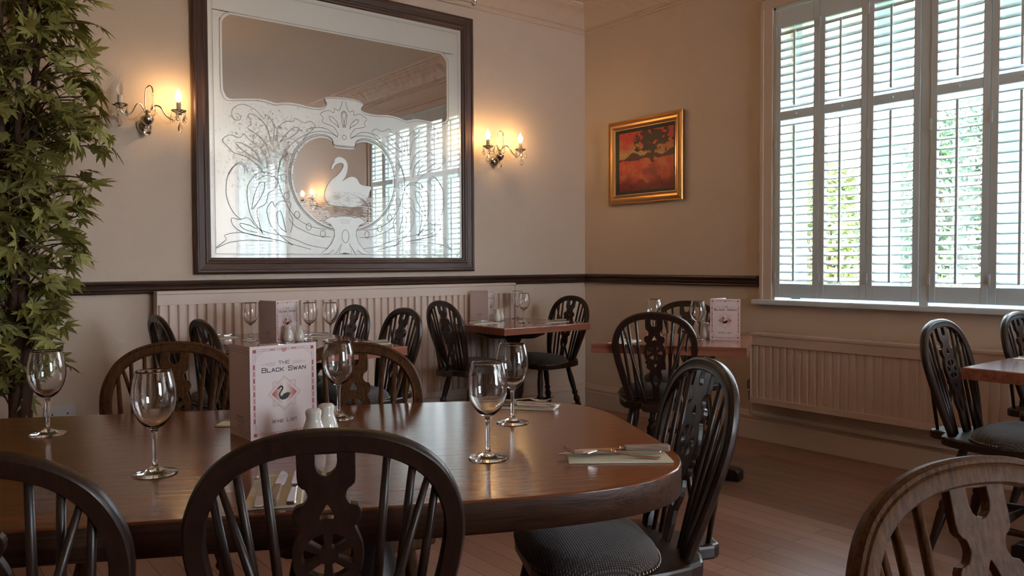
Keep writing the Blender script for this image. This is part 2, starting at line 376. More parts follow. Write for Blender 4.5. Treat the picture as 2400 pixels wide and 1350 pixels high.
# ---------------------------------------------------------------- windows (sashes, sill, architrave) and their plantation shutters
def build_window(idx, ya, yb):
    w = empty('window_%d' % idx, (0, (ya+yb)/2, 0)); w['kind'] = 'structure'
    H = (yb-ya)/2
    b = MB()                                            # sashes at the outer face of the wall
    b.box(.20, .27, -H, -H+.07, ZS, ZT); b.box(.20, .27, H-.07, H, ZS, ZT)
    b.box(.20, .27, -H, H, ZS, ZS+.08); b.box(.20, .27, -H, H, ZT-.07, ZT); b.box(.19, .28, -H, H, 2.04, 2.10)
    for y in (-.33, .33): b.box(.18, .28, y-.06, y+.06, ZS, ZT)
    b.build('window_frame', M_WHITE, w, bevel=.004)
    b = MB(); b.box(.235, .239, -H, H, ZS, ZT); b.build('pane', M_PANE, w)
    b = MB(); b.box(-.055, .20, -H-.13, H+.13, ZS-.028, ZS+.004); b.build('window_sill', M_WHITE, w, bevel=.006)
    b = MB()
    for s in (-1, 1):
        y0, y1 = sorted((s*H, s*(H+.085)))
        b.box(-.022, 0, y0, y1, ZS, ZT); b.box(-.030, -.022, *sorted((s*(H+.06), s*(H+.085))), ZS, ZT)
    b.box(-.022, 0, -H-.085, H+.085, ZT, ZT+.06); b.box(-.04, 0, -H-.10, H+.10, ZT+.06, ZT+.085)
    b.build('architrave', M_TRIM, w, bevel=.003)
    b = MB(); b.box(-.012, .03, H-.018, H, ZS, ZT); b.box(-.012, .03, -H, -H+.018, ZS, ZT); b.box(-.012, .03, -.025, .025, ZS, ZT); b.box(-.012, .03, -H, H, ZT-.02, ZT)
    b.build('shutter_surround', M_WHITE, w, bevel=.003)
def glass_pane():
    m, n, l, p = newmat('window_glass'); n.remove(p)
    t = n.new('ShaderNodeBsdfTransparent'); g = n.new('ShaderNodeBsdfGlossy'); g.inputs['Roughness'].default_value = .02
    mx = n.new('ShaderNodeMixShader'); mx.inputs[0].default_value = .06; l.new(t.outputs[0], mx.inputs[1]); l.new(g.outputs[0], mx.inputs[2]); l.new(mx.outputs[0], n['Material Output'].inputs['Surface']); return m
M_PANE = glass_pane()
for i, (a, c) in enumerate(WIN): build_window(i+1, a, c)
for i, (a, c) in enumerate(FILL_WIN):  # added window, out of view, brightens the mirror wall
    w = empty('window_%d' % (i+3), ((a+c)/2, Y0, 0)); w['kind'] = 'structure'; H = (c-a)/2; b = MB()
    for x in (-H, H-.05, -.025): b.box(x, x+.05, -.14, -.09, .7, 2.8)
    for z in (.7, 1.72, 2.75): b.box(-H, H, -.14, -.09, z, z+.05)
    b.build('window_frame', M_WHITE, w); b = MB(); b.box(-H, H, -.117, -.113, .7, 2.8); b.build('pane', M_PANE, w)
    b = MB(); b.box(-H-.08, H+.08, -.09, .05, .67, .70); b.build('window_sill', M_WHITE, w)

def slats(b, y0, y1, z0, z1, pitch, tilt):
    n = int(round((z1-z0)/pitch)); p = (z1-z0)/n
    for k in range(n):
        z = z0+p*(k+.5); sec = []
        for q in range(12):
            a = 2*pi*q/12; u = .0315*cos(a); w = .0048*sin(a)
            sec.append((u*cos(tilt)-w*sin(tilt), u*sin(tilt)+w*cos(tilt)))
        vs = [(s[0], y, z+s[1]) for y in (y0, y1) for s in sec]
        b.add(vs, [(q, (q+1) % 12, 12+(q+1) % 12, 12+q) for q in range(12)]+[tuple(range(11, -1, -1)), tuple(range(12, 24))], smooth=False)
def make_shutter():
    w = .1475; ST = .036
    t = empty('plantation_shutter')
    b = MB(); z0, z1 = .925, 2.715
    for s in (-1, 1): b.box(-.014, .014, *sorted((s*w, s*(w-ST))), z0, z1)
    b.box(-.013, .013, -w+ST, w-ST, z0, 1.012); b.box(-.013, .013, -w+ST, w-ST, 2.030, 2.085); b.box(-.013, .013, -w+ST, w-ST, 2.60, z1)
    b.build('shutter_frame', M_WHITE, t, bevel=.0025)
    b = MB(); slats(b, -w+ST+.001, w-ST-.001, 1.016, 2.026, .0505, radians(TL)); b.build('lower_louvres', M_WHITE, t)
    b = MB(); slats(b, -w+ST+.001, w-ST-.001, 2.089, 2.596, .0505, radians(TU)); b.build('upper_louvres', M_WHITE, t)
    b = MB(); b.box(-.042, -.032, -.006, .006, 1.03, 1.985); b.build('tilt_rod', M_WHITE, t)
    b = MB(); b.box(-.042, -.032, -.006, .006, 2.11, 2.565); b.build('tilt_rod', M_WHITE, t)
    for z in (1.02, 1.85, 2.55):
        b = MB(); b.box(-.020, -.014, w-.008, w+.002, z, z+.06); b.build('hinge', M_WHITE, t)
    b = MB(); b.sphere((-.020, .0, 2.058), .007); b.build('knob', M_WHITE, t)
    return t
TL, TU = 22, 36
sh = make_shutter()
ordn = ['first', 'second', 'third', 'fourth', 'fifth', 'sixth']
for wi, (a, c) in enumerate(WIN):
    m = (a+c)/2
    for k in range(6):
        side = 1 if k < 3 else -1
        yc = (c-.018-.149-.298*k) if k < 3 else (m-.025-.149-.298*(k-3))
        if wi == 0: lab = 'white slatted shutter panel, %s from the picture-side edge of the near window' % ordn[k]
        else: lab = 'white slatted shutter panel, %s along the far window seen in the mirror' % ordn[k]
        dup(sh, (-.002, yc, 0), 0, lab, 'plantation shutter panels', 'shutter')

# ---------------------------------------------------------------- garden outside
b = MB(); b.box(.3, 30, -22, 12, -.35, -.3); struct(b.build('ground', M_GRASS))
def bush(name, loc, rx, ry, rz, n, leaf, mat, label, seed, cat='bush'):
    r = random.Random(seed); t = empty(name, loc, 0, label, cat)
    b = MB()
    for k in range(n):
        u = r.gauss(0, 1), r.gauss(0, 1), r.gauss(0, 1); L = sqrt(sum(q*q for q in u)); rad = r.uniform(.65, 1)*(1+.18*noise.noise(Vector(u)*1.3/L))
        p = Vector((u[0]/L*rx*rad, u[1]/L*ry*rad, rz+u[2]/L*rz*rad))
        if p.z < .02: p.z = .02+r.random()*.2
        d = Vector((r.gauss(0, 1), r.gauss(0, 1), r.gauss(0, 1))).normalized(); e = d.orthogonal().normalized(); s = leaf*r.uniform(.6, 1.3)
        b.add([p, p+d*s*.5+e*s*.3, p+d*s, p+d*s*.5-e*s*.3], [(0, 1, 2, 3)])
    b.build('foliage', mat, t)
    b = MB()
    for k in range(5):
        a = k*1.3; b.tube([(0, 0, -.02), (.1*cos(a)*rx, .1*sin(a)*ry, rz*.6), (.5*cos(a)*rx, .5*sin(a)*ry, rz*1.3)], [.05, .035, .012], 6)
    b.build('stem', M_STEM, t)
bush('yellow_green_shrub', (4.4, .50, -.3), .62, .62, 1.40, 5200, .10, M_HEDGE_Y, 'sunlit yellow-green shrub outside, behind the second shutter panel', 1)
bush('dark_green_tree', (7.0, -.15, -.3), 1.3, 1.2, 1.95, 9000, .11, M_HEDGE, 'dark green tree outside, behind the fourth shutter panel', 2, 'tree')
bush('low_green_bush', (3.6, -1.62, -.3), .75, .80, .68, 4600, .08, M_HEDGE_Y, 'low bright green bush outside, in front of the dark green tree', 3)
bush('clipped_green_bush', (5.3, -3.0, -.3), .7, .7, 1.0, 3600, .08, M_HEDGE, 'rounded mid-green bush outside, behind the right-hand shutter panels', 4)
bush('garden_hedge', (4.5, -9.5, -.3), 1.0, 3.0, .9, 6000, .12, M_HEDGE, 'long green hedge outside the further window', 5, 'hedge')

# ---------------------------------------------------------------- wheelback chair
def lean(x, v, off=0):      # a point in the leaning back: x across, v height above the seat
    return Vector((x, -.175-.235*v-.05*v*v-off, .467+v))
def make_chair(mat, name='wheelback_chair'):
    t = empty(name)
    # seat: saddle outline with bobtail
    half = [(0, .185), (.09, .185), (.165, .172), (.203, .135), (.214, .07), (.208, -.02), (.19, -.11), (.172, -.165), (.15, -.205), (.105, -.222), (.072, -.222), (.062, -.235), (.058, -.275), (.045, -.295), (0, -.298)]
    out = [(x, y) for x, y in half]+[(-x, y) for x, y in half[-2:0:-1]]
    b = MB(); b.prism(out, .432, .469); b.build('seat', mat, t, bevel=.008)
    # pad
    b = MB(); n = 40; rings = [(1, 0), (1.03, .012), (1.0, .028), (.93, .040), (.8, .048), (.5, .054), (.2, .056)]
    vs = []; fs = []
    def padr(a):
        c, s = cos(a), sin(a); ex = 2.7; r = (abs(c/.211)**ex+abs(s/.154)**ex)**(-1/ex); return r
    for k, h in rings:
        for q in range(n):
            a = 2*pi*q/n; r = padr(a)*k; y = .036+r*sin(a); vs.append((r*cos(a), y, 0.464+h-(max(0, y-.13)*.25 if h > .02 else 0)))
    for i in range(len(rings)-1):
        for q in range(n): fs.append((i*n+q, i*n+(q+1) % n, (i+1)*n+(q+1) % n, (i+1)*n+q))
    fs.append(tuple((len(rings)-1)*n+q for q in range(n))); fs.append(tuple(range(n-1, -1, -1)))
    b.add(vs, fs, True); pad = b.build('seat_pad', M_PAD, t)
    b = MB()
    for q in range(61):
        a = pi*1.03+q/60*pi*.94; r = padr(a)*1.035; b.sphere((r*cos(a), .036+r*sin(a), .4755), .0042, 6, 4)
    b.build('nail_trim', M_BRASSNAIL, pad)
    # bow
    side = [(.136, -.02), (.143, .02), (.166, .092), (.190, .184), (.199, .23), (.2035, .276), (.198, .322), (.178, .368), (.150, .400), (.110, .424), (.060, .4385), (0, .443)]
    ctr = [Vector((x, v, 0)) for x, v in side]+[Vector((-x, v, 0)) for x, v in side[-2::-1]]
    ctr = spline(ctr, 4)
    b = MB(); vs = []; fs = []; n = len(ctr)
    for i, p in enumerate(ctr):
        d = (ctr[min(i+1, n-1)]-ctr[max(i-1, 0)]).normalized(); nn = Vector((-d.y, d.x, 0))
        if nn.dot(Vector((p.x, p.y-.22, 0))) < 0: nn = -nn
        # section: in-plane outward (o) 0 outside .. -.034 inside, across thickness (w)
        sec = [(0, -.010), (.003, -.004), (.003, .006), (-.001, .0115), (-.005, .0125), (-.0065, .0105), (-.009, .0130), (-.012, .0118), (-.0265, .0115), (-.0295, .008), (-.0295, -.007), (-.0265, -.0105), (-.006, -.0115), (-.002, -.0115)]
        for o, w in sec:
            q = p+nn*o; L = lean(q.x, q.y); vs.append(L+Vector((0, .97, .22))*w)
    m = 14
    for i in range(n-1):
        for q in range(m): fs.append((i*m+q, i*m+(q+1) % m, (i+1)*m+(q+1) % m, (i+1)*m+q))
    fs.append(tuple(range(m-1, -1, -1))); fs.append(tuple((n-1)*m+q for q in range(m)))
    b.add(vs, fs, True); o = b.build('bow', mat, t)
    es = o.modifiers.new('sharp', 'EDGE_SPLIT'); es.split_angle = radians(35)
    # splat with pierced wheel
    def U(px, py): return ((px-622)*.00046, (1100-py)*.00046)
    hs = [(24, 1115), (30, 1060), (36, 1000), (34, 930), (50, 890), (66, 850), (64, 800), (54, 765), (66, 745), (84, 735), (90, 712), (82, 695), (98, 680), (102, 662), (92, 650), (106, 615), (112, 565), (106, 520), (90, 478), (84, 462), (100, 440), (106, 415), (96, 392), (72, 385), (58, 362), (58, 345), (66, 325), (86, 308), (88, 250), (88, 185)]
    outer = [((x)*.00046, (1100-y)*.00046) for x, y in hs]; outer = outer+[(-x, y) for x, y in outer[::-1]]
    def sm(l, k=3, closed=True): return [(p.x, p.y) for p in spline([Vector((a, c, 0)) for a, c in l], k, closed)]
    holes = []
    holes.append([((x)*.00046, (1100-y)*.00046) for x, y in [(-36, 205), (36, 205), (37, 245), (30, 268), (15, 281), (0, 285), (-15, 281), (-30, 268), (-37, 245)]])
    holes.append(sm([((x)*.00046, (1100-y)*.00046) for x, y in [(0, 378), (12, 395), (26, 425), (20, 436), (0, 434), (-20, 436), (-26, 425), (-12, 395)]], 2))
    for k in range(6):        # wheel openings between six spokes
        a0 = radians(90+60*k+ 9); a1 = radians(90+60*(k+1)-9); cx, cy = 0, (1100-565)*.00046; ro, ri = .0385, .014
        l = [(cx+ri*cos((a0+a1)/2-.25), cy+ri*sin((a0+a1)/2-.25))]+[(cx+ro*cos(a0+(a1-a0)*j/6), cy+ro*sin(a0+(a1-a0)*j/6)) for j in range(7)]+[(cx+ri*cos((a0+a1)/2+.25), cy+ri*sin((a0+a1)/2+.25))]
        holes.append(l)
    holes.append(sm([((x)*.00046, (1100-y)*.00046) for x, y in [(-26, 690), (0, 684), (26, 690), (14, 708), (0, 735), (-14, 708)]], 2))
    holes.append(sm([((x)*.00046, (1100-y)*.00046) for x, y in [(0, 800), (22, 835), (28, 875), (16, 915), (0, 935), (-16, 915), (-28, 875), (-22, 835)]], 2))
    vs, fs = holed([sm(outer[:30], 2, False)+sm(outer[30:], 2, False)]+holes, .013, .0015)
    b = MB(); b.add(vs, fs, False, xf=lambda v: lean(v[0], v[1])+Vector((0, .97, .22))*v[2]); b.build('splat', mat, t)
    # spindles
    for s in (-1, 1):
        for (xt, vt, xb, yb) in ((.160, .352, .116, -.165), (.125, .385, .086, -.175), (.088, .407, .058, -.182)):
            b = MB(); b.turned((s*xb, yb, .462), lean(s*xt, vt), [(0, .0055), (.3, .0078), (.6, .0076), (1, .006)], 8); b.build('spindle', mat, t)
        b = MB(); b.turned((s*.036, -.268, .462), lean(s*.150, .374), [(0, .0062), (.3, .0078), (.6, .0072), (1, .005)], 8); b.build('brace_spindle', mat, t)
    # legs and stretchers
    lp = [(0, .014), (.10, .017), (.22, .020), (.34, .0175), (.40, .015), (.42, .021), (.44, .021), (.46, .0145), (.49, .016), (.52, .0225), (.55, .0215), (.58, .017), (.62, .020), (.75, .0165), (.90, .0125), (1, .0115)]
    ft = {}
    for sx in (-1, 1):
        for top, bot in (((sx*.135, .13, .437), (sx*.192, .185, 0)), ((sx*.120, -.13, .437), (sx*.182, -.235, 0))):
            b = MB(); b.turned(top, bot, lp, 12); b.build('leg', mat, t); ft[(sx, bot[1] > 0)] = (Vector(top), Vector(bot))
    sp = [(0, .009), (.1, .011), (.3, .014), (.5, .0185), (.7, .014), (.9, .011), (1, .009)]
    mids = []
    for sx in (-1, 1):
        p = ft[(sx, True)][0].lerp(ft[(sx, True)][1], .63); q = ft[(sx, False)][0].lerp(ft[(sx, False)][1], .63)
        b = MB(); b.turned(p, q, sp, 10); b.build('stretcher', mat, t); mids.append(p.lerp(q, .5))
    b = MB(); b.turned(mids[0], mids[1], sp, 10); b.build('stretcher', mat, t)
    return t
chair_d = make_chair(M_CHAIR); chair_l = make_chair(M_CHAIR_L)
G = 'wheelback chairs'
def place_chair(px, py, face, label, proto=None):
    a = radians(face); dup(proto or chair_d, (px, py, 0), a-pi/2, label, G, 'chair')
CH = [
 (-4.235, -3.195, 63, 'dark wheelback chair cut by the bottom left corner', 0),
 (-3.802, -3.372, 63, 'dark wheelback chair in the bottom centre foreground, back to the camera', 0),
 (-3.090, -3.318, 153, 'dark wheelback chair with ribbed seat pad at the rounded end of the oval table', 0),
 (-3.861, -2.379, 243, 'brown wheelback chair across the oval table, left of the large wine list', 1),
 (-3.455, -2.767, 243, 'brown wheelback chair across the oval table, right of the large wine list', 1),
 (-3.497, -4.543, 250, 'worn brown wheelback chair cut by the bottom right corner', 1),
 (-3.148, -.700, 0, 'leftmost wheelback chair at the table under the mirror', 0),
 (-3.079, -1.138, 0, 'second wheelback chair from the left at the table under the mirror', 0),
 (-2.575, -.500, 180, 'third wheelback chair from the left at the table under the mirror', 0),
 (-2.531, -.985, 180, 'rightmost wheelback chair at the table under the mirror', 0),
 (-1.387, -.440, 0, 'wheelback chair at the left side of the corner table, by the radiator end', 0),
 (-.848, -.462, 180, 'wheelback chair in the room corner, right of the corner table', 0),
 (-1.325, -1.963, 35, 'dark wheelback chair, back to the camera, at the askew table below the picture', 0),
 (-.801, -1.672, 215, 'wheelback chair behind the askew table, half hidden by glass and wine list', 0),
 (-1.054, -3.496, -90, 'dark wheelback chair in front of the window radiator, at the right-edge table', 0),
 (-.315, -3.510, -90, 'wheelback chair cut by the right photo edge, just below the window sill', 0),
]
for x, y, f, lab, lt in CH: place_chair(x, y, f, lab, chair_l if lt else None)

# ---------------------------------------------------------------- tables
def oval(n=72, u0=-1.35, a=.756, bb=.487, ex=4.2):
    out = []
    for k in range(n+1):
        th = -pi/2+pi*k/n; c, s = cos(th), sin(th); r = (abs(c/a)**ex+abs(s/bb)**ex)**(-1/ex); out.append((r*c, r*s))
    for k in range(n+1):
        th = pi/2+pi*k/n; c, s = cos(th), sin(th); r = (abs(c/a)**ex+abs(s/bb)**ex)**(-1/ex); out.append((r*c+u0+a, r*s))
    return out
def soft_slab(b, out, z0, z1, r, mi_top=0, mi_side=1):
    """slab with a rounded-over top edge"""
    n = len(out); cx = sum(p[0] for p in out)/n; cy = sum(p[1] for p in out)/n
    nrm = []
    for i in range(n):
        d = Vector((out[(i+1) % n][0]-out[i-1][0], out[(i+1) % n][1]-out[i-1][1])).normalized(); nrm.append((d.y, -d.x))
    lay = [(0, z0, 1), (0, z1-r, 1)]+[(r*(1-cos(q)), z1-r+r*sin(q), 0) for q in (radians(30), radians(60), radians(90))]
    vs = []
    for off, z, _ in lay: vs += [(p[0]-m[0]*off, p[1]-m[1]*off, z) for p, m in zip(out, nrm)]
    for j in range(len(lay)-1): b.add([], [])
    o = len(b.v); b.v += vs
    for j in range(len(lay)-1):
        for i in range(n): b.f.append([o+j*n+i, o+j*n+(i+1) % n, o+(j+1)*n+(i+1) % n, o+(j+1)*n+i]); b.sm.append(n > 12); b.mi.append(mi_side if j < 1 else mi_top)
    b.f.append([o+i for i in range(n-1, -1, -1)]); b.sm.append(False); b.mi.append(mi_side)
    b.f.append([o+(len(lay)-1)*n+i for i in range(n)]); b.sm.append(False); b.mi.append(mi_top)
def rect(w, d): return [(-w/2, -d/2), (w/2, -d/2), (w/2, d/2), (-w/2, d/2)]
def pedestal(t, x, y, z1, foot=.30, spin=0, r=.045, mat=None):
    mat = mat or M_PEDESTAL
    prof = [(.075, .085), (.08, .10), (.06, .13), (.045, .16), (.05, .20), (r*1.45, .28), (r*1.5, .34), (r*1.1, .44), (r*.8, .50), (r*.75, .56), (r*1.25, .585), (r*.9, .61), (r*1.3, .64), (.085, .665), (.085, z1-.025)]
    b = MB(); b.lathe(prof, (x, y, 0), 20); b.build('column', mat, t)
    for k in range(2):
        a = spin+k*pi/2; c, s = cos(a), sin(a); L = foot
        side = [(-L, 0), (-L, .05), (-L+.02, .062), (-L+.09, .066), (-.12, .098), (.12, .098), (L-.09, .066), (L-.02, .062), (L, .05), (L, 0), (L-.08, 0), (L-.09, .018), (-L+.09, .018), (-L+.08, 0)]
        b = MB(); vs = [(x+u*c-w*s, y+u*s+w*c, v) for w in (-.04, .04) for u, v in side]; n = len(side)
        b.add(vs, [tuple(range(n-1, -1, -1)), tuple(range(n, 2*n))]+[(i, (i+1) % n, n+(i+1) % n, n+i) for i in range(n)]); b.build('foot', mat, t, bevel=.006)
        L = foot*.92
        side = [(-L, z1), (-L, z1-.018), (-L+.04, z1-.03), (-L+.10, z1-.05), (-.10, z1-.058), (.10, z1-.058), (L-.10, z1-.05), (L-.04, z1-.03), (L, z1-.018), (L, z1)]
        b = MB(); vs = [(x+u*c-w*s, y+u*s+w*c, v) for w in (-.022, .022) for u, v in side]; n = len(side)
        b.add(vs, [tuple(range(n-1, -1, -1)), tuple(range(n, 2*n))]+[(i, (i+1) % n, n+(i+1) % n, n+i) for i in range(n)]); b.build('bracket', mat, t, bevel=.004)
t = empty('dining_table', (-3.684, -3.042, 0), radians(-27), 'large oval dining table with glossy red-brown top in the foreground', 'table')
b = MB(); soft_slab(b, oval(), .692, .75, .004); o = b.build('tabletop', [M_TOP, M_EDGE], t)
for u in (.12, -.95): pedestal(t, u, 0, .692, .34, pi/2*0+.0, .06)
b = MB(); b.box(-.95, .12, -.025, .025, .16, .24); b.build('stretcher', M_PEDESTAL, t, bevel=.005)
def table(name, x, y, rz, w, d, label, spin=0, th=.045, ends=None, espin=0):
    t = empty(name, (x, y, 0), rz, label, 'table')
    b = MB(); soft_slab(b, rect(w, d), .75-th, .75, .006, 0, 0); b.build('tabletop', M_TOP2, t)
    if ends:
        for u, v in ends: pedestal(t, u, v, .75-th, .26, espin, .040)
    elif max(w, d) > 1:
        for s in (-1, 1):
            if d > w: pedestal(t, 0, s*d*.27, .75-th, .24, 0, .042)
            else: pedestal(t, s*w*.27, 0, .75-th, .24, 0, .042)
    else: pedestal(t, 0, 0, .75-th, .33, spin, .045)
    return t
table('dining_table', -2.775, -.745, 0, .65, 1.20, 'long dining table under the etched mirror, four chairs around it', ends=((-.055, .324), (-.055, -.324)))
table('dining_table', -1.115, -.480, 0, .72, .735, 'square red-topped table in the room corner, beside the large radiator')
table('dining_table', -1.209, -1.964, radians(-57), .74, .67, 'square red-topped table standing askew below the gilt-framed picture', ends=((.075, .20),), espin=radians(-16))
table('dining_table', -.70, -3.72, 0, 1.10, .68, 'dark-edged table cut by the right edge of the photo, under the window')
# ---------------------------------------------------------------- radiators
def radiator(name, origin, axis, L, z0, z1, label, valve=False, rd=1.0):
    """origin: left end on the wall; axis 'x' (along +x, out -y) or 'y' (along -y, out -x)"""
    if axis == 'x': xf = lambda v: (v[0], -v[1], v[2])
    else: xf = lambda v: (-v[1], -v[0], v[2])
    t = empty(name, origin, 0, label, 'radiator')
    b = MB(); n = int(L/.05); p = L/n; vs = []; fs = []
    prof = [(0, .083), (.006, .083), (.0085, .094), (.013, .098), (.037, .098), (.0415, .094), (.044, .083)]
    prof = [(u, .083+(w_-.083)*rd) for u, w_ in prof]
    line = [(k*p+u, w) for k in range(n) for u, w in prof]+[(L, .083)]
    m = len(line)
    za, zb = z0+.035, z1-.075
    vs = [(u, w, za) for u, w in line]+[(u, w, zb) for u, w in line]
    fs = [(i, i+1, m+i+1, m+i) for i in range(m-1)]
    b.add(vs, fs, False, xf=xf); b.box(0, L, .045, .084, z0, z1-.01, xf=xf); b.box(0, L, .083, .099, z0, za+.003, xf=xf); b.box(0, L, .083, .099, zb-.003, z1-.02, xf=xf)
    b.build('ribbed_panel', M_RAD, t, bevel=.0015)
    b = MB(); b.box(-.004, L+.004, .030, .104, z1-.02, z1, xf=xf)
    b.build('top_grille', M_RAD, t, bevel=.004)
    for u in (-.003, L): b = MB(); b.box(u, u+.003, .030, .103, z0, z1-.02, xf=xf); b.build('side_cover', M_RAD, t)
    for u in (L*.15, L*.85): b = MB(); b.box(u, u+.03, .002, .05, z0+.05, z1-.08, xf=xf); b.build('bracket', M_RAD, t)
    if valve:
        b = MB(); b.lathe([(.012, -.05), (.013, 0), (.018, .005), (.018, .02)], (-.030, .062, z0+.06), 12, xf=xf)
        b.box(-.03, 0, .054, .070, z0+.025, z0+.04, xf=xf); v = b.build('valve_body', M_DARKMETAL, t)
        b = MB(); vs = []; seg = 32; 
        for z, k in ((.02, 1), (.075, 1), (.083, .75)):
            for q in range(seg): r = (.019 if q % 2 else .0165)*k; vs.append((-.030+r*cos(2*pi*q/seg), .062+r*sin(2*pi*q/seg), z0+.06+z))
        fs = [(i*seg+q, i*seg+(q+1) % seg, (i+1)*seg+(q+1) % seg, (i+1)*seg+q) for i in range(2) for q in range(seg)]+[tuple(2*seg+q for q in range(seg))]
        b.add(vs, fs, False, xf=xf); b.build('valve_head', M_TRV, t)
        b = MB(); b.tube([xf(q) for q in [(-.030, .062, z0+.02), (-.030, .062, z0-.05), (-.028, .060, z0-.075), (-.010, .052, z0-.085), (.25, .045, z0-.09), (L, .045, z0-.092)]], .0075, 8); b.build('feed_pipe', M_COPPER, t)
    return t
radiator('radiator', (-3.276, 0, 0), 'x', 2.478, .235, 1.005, 'large cream ribbed radiator on the wall under the etched mirror')
radiator('radiator', (0, -1.64, 0), 'y', 2.2, .250, .700, 'low cream ribbed radiator on the wall below the shuttered window', True, .45)

# ---------------------------------------------------------------- etched pub mirror
ART=dict(cx=-14,heart=[(54, 1887),(66, 1919),(112, 1938),(175, 1932),(249, 1891),(304, 1817),(332, 1718),(324, 1621),(277, 1518),(190, 1434),(95, 1389),(-14, 1373),(-122, 1389),(-217, 1434),(-304, 1518),(-351, 1621),(-359, 1718),(-331, 1817),(-276, 1891),(-202, 1932),(-139, 1938),(-93, 1919),(-81, 1887),(-7, 1884)],win=[(-740, 2113),(-651, 2123),(-555, 2132),(-502, 2127),(-458, 2119),(-403, 2130),(-329, 2132),(-254, 2124),(-187, 2123),(-148, 2134),(-130, 2157),(-142, 2182),(-132, 2197),(-18, 2207),(84, 2201),(125, 2182),(106, 2152),(130, 2132),(209, 2124),(306, 2132),(382, 2124),(444, 2111),(517, 2129),(610, 2126),(680, 2119),(728, 2129),(763, 2149),(769, 2209),(769, 2530),(767, 2548),(760, 2565),(748, 2579),(734, 2591),(717, 2598),(699, 2600),(-707, 2600),(-725, 2598),(-742, 2591),(-756, 2579),(-768, 2565),(-775, 2548),(-777, 2530),(-777, 2203),(-767, 2143)],leaves=[[(-3, 2184),(6, 2150),(24, 2120),(52, 2132),(57, 2102),(93, 2115),(147, 2089),(128, 2063),(136, 2039),(92, 2024),(61, 2015),(32, 1979),(38, 1959),(112, 1999),(207, 1994),(244, 1969)], [(-8, 2015),(-18, 2064),(-28, 2096),(-13, 2120),(6, 2102),(2, 2057),(-8, 2015)], [(23, 2012),(36, 2047),(67, 2075),(88, 2076),(77, 2051),(41, 2029),(23, 2012)], [(265, 1914),(228, 1958),(186, 1999),(191, 2019),(218, 2033),(250, 2019),(277, 2027),(315, 2042),(326, 2020),(370, 2017),(409, 1989),(431, 1938),(419, 1873)], [(408, 1892),(347, 1921),(298, 1960),(295, 1988),(326, 1981),(369, 1942),(408, 1892)], [(458, 1872),(445, 1968),(465, 2018),(499, 2046),(507, 2018),(563, 2067),(633, 2089),(686, 2064),(701, 2026),(685, 1994),(653, 1996),(650, 2021),(674, 2033)], [(469, 1877),(493, 1972),(562, 2033),(603, 2032),(585, 1980),(608, 1953),(550, 1918),(498, 1865),(474, 1785)], [(490, 1727),(503, 1797),(543, 1849),(596, 1882),(631, 1915),(655, 1892),(714, 1902),(756, 1870),(725, 1832),(689, 1800),(630, 1786),(560, 1746),(507, 1689)], [(525, 1749),(560, 1811),(631, 1857),(678, 1859),(642, 1821),(572, 1782),(525, 1749)], [(427, 1655),(467, 1692),(547, 1696),(559, 1653),(490, 1683),(427, 1655),(455, 1598),(489, 1570),(505, 1512),(557, 1474),(544, 1385),(527, 1335)], [(559, 1687),(611, 1616),(613, 1516),(591, 1426),(527, 1335)], [(507, 1640),(541, 1632),(572, 1564),(589, 1476),(557, 1514),(518, 1582),(507, 1640)], [(629, 1691),(632, 1724),(665, 1738),(712, 1701),(736, 1632),(737, 1541),(704, 1459),(656, 1413)], [(611, 1695),(624, 1731),(659, 1748),(689, 1725),(724, 1671)], [(352, 1342),(336, 1419),(359, 1468),(348, 1521),(398, 1533),(437, 1515),(448, 1491),(466, 1525),(499, 1473),(475, 1384),(418, 1324),(340, 1264)], [(379, 1343),(397, 1421),(414, 1470),(437, 1456),(425, 1382),(379, 1343)], [(72, 1243),(220, 1263),(362, 1313),(532, 1350),(609, 1421),(662, 1413),(710, 1419),(703, 1379),(655, 1342),(555, 1316),(441, 1295),(220, 1240)], [(556, 1356),(608, 1381),(662, 1388),(638, 1357),(555, 1336)], [(441, 1295),(590, 1326),(673, 1336),(751, 1319),(745, 1293),(803, 1243),(720, 1278),(590, 1292),(440, 1285)], [(373, 1817),(412, 1771),(428, 1704)], [(115, 1366),(221, 1383),(320, 1438),(381, 1527),(422, 1636),(420, 1723),(390, 1818),(325, 1895),(249, 1946),(165, 1976),(81, 1973),(29, 1949)], [(89, 1319),(199, 1330),(319, 1380),(364, 1429)]],ovals=[(373, 1796),(391, 1675),(374, 1565),(309, 1452),(234, 1380),(141, 1338)],ped=[(-12, 1454),(23, 1452),(59, 1444),(75, 1451),(111, 1437),(128, 1415),(90, 1401),(63, 1365),(61, 1328),(81, 1281),(114, 1244),(161, 1210),(103, 1213),(72, 1239),(56, 1213),(11, 1280),(30, 1213),(-15, 1219)],swan=[(-106, 1746),(-102, 1771),(-85, 1793),(-81, 1813),(-53, 1829),(-18, 1821),(5, 1795),(7, 1753),(-9, 1706),(-30, 1677),(1, 1697),(37, 1709),(72, 1697),(93, 1666),(129, 1656),(177, 1651),(160, 1613),(144, 1565),(107, 1530),(34, 1512),(-47, 1515),(-117, 1521),(-148, 1552),(-155, 1588),(-140, 1634),(-105, 1682),(-65, 1712),(-32, 1751),(-21, 1779),(-33, 1792),(-59, 1787),(-79, 1775),(-94, 1751)])
t = empty('etched_mirror', (0, 0, 0), 0, 'large dark-framed pub mirror with an etched swan above the radiator', 'mirror')
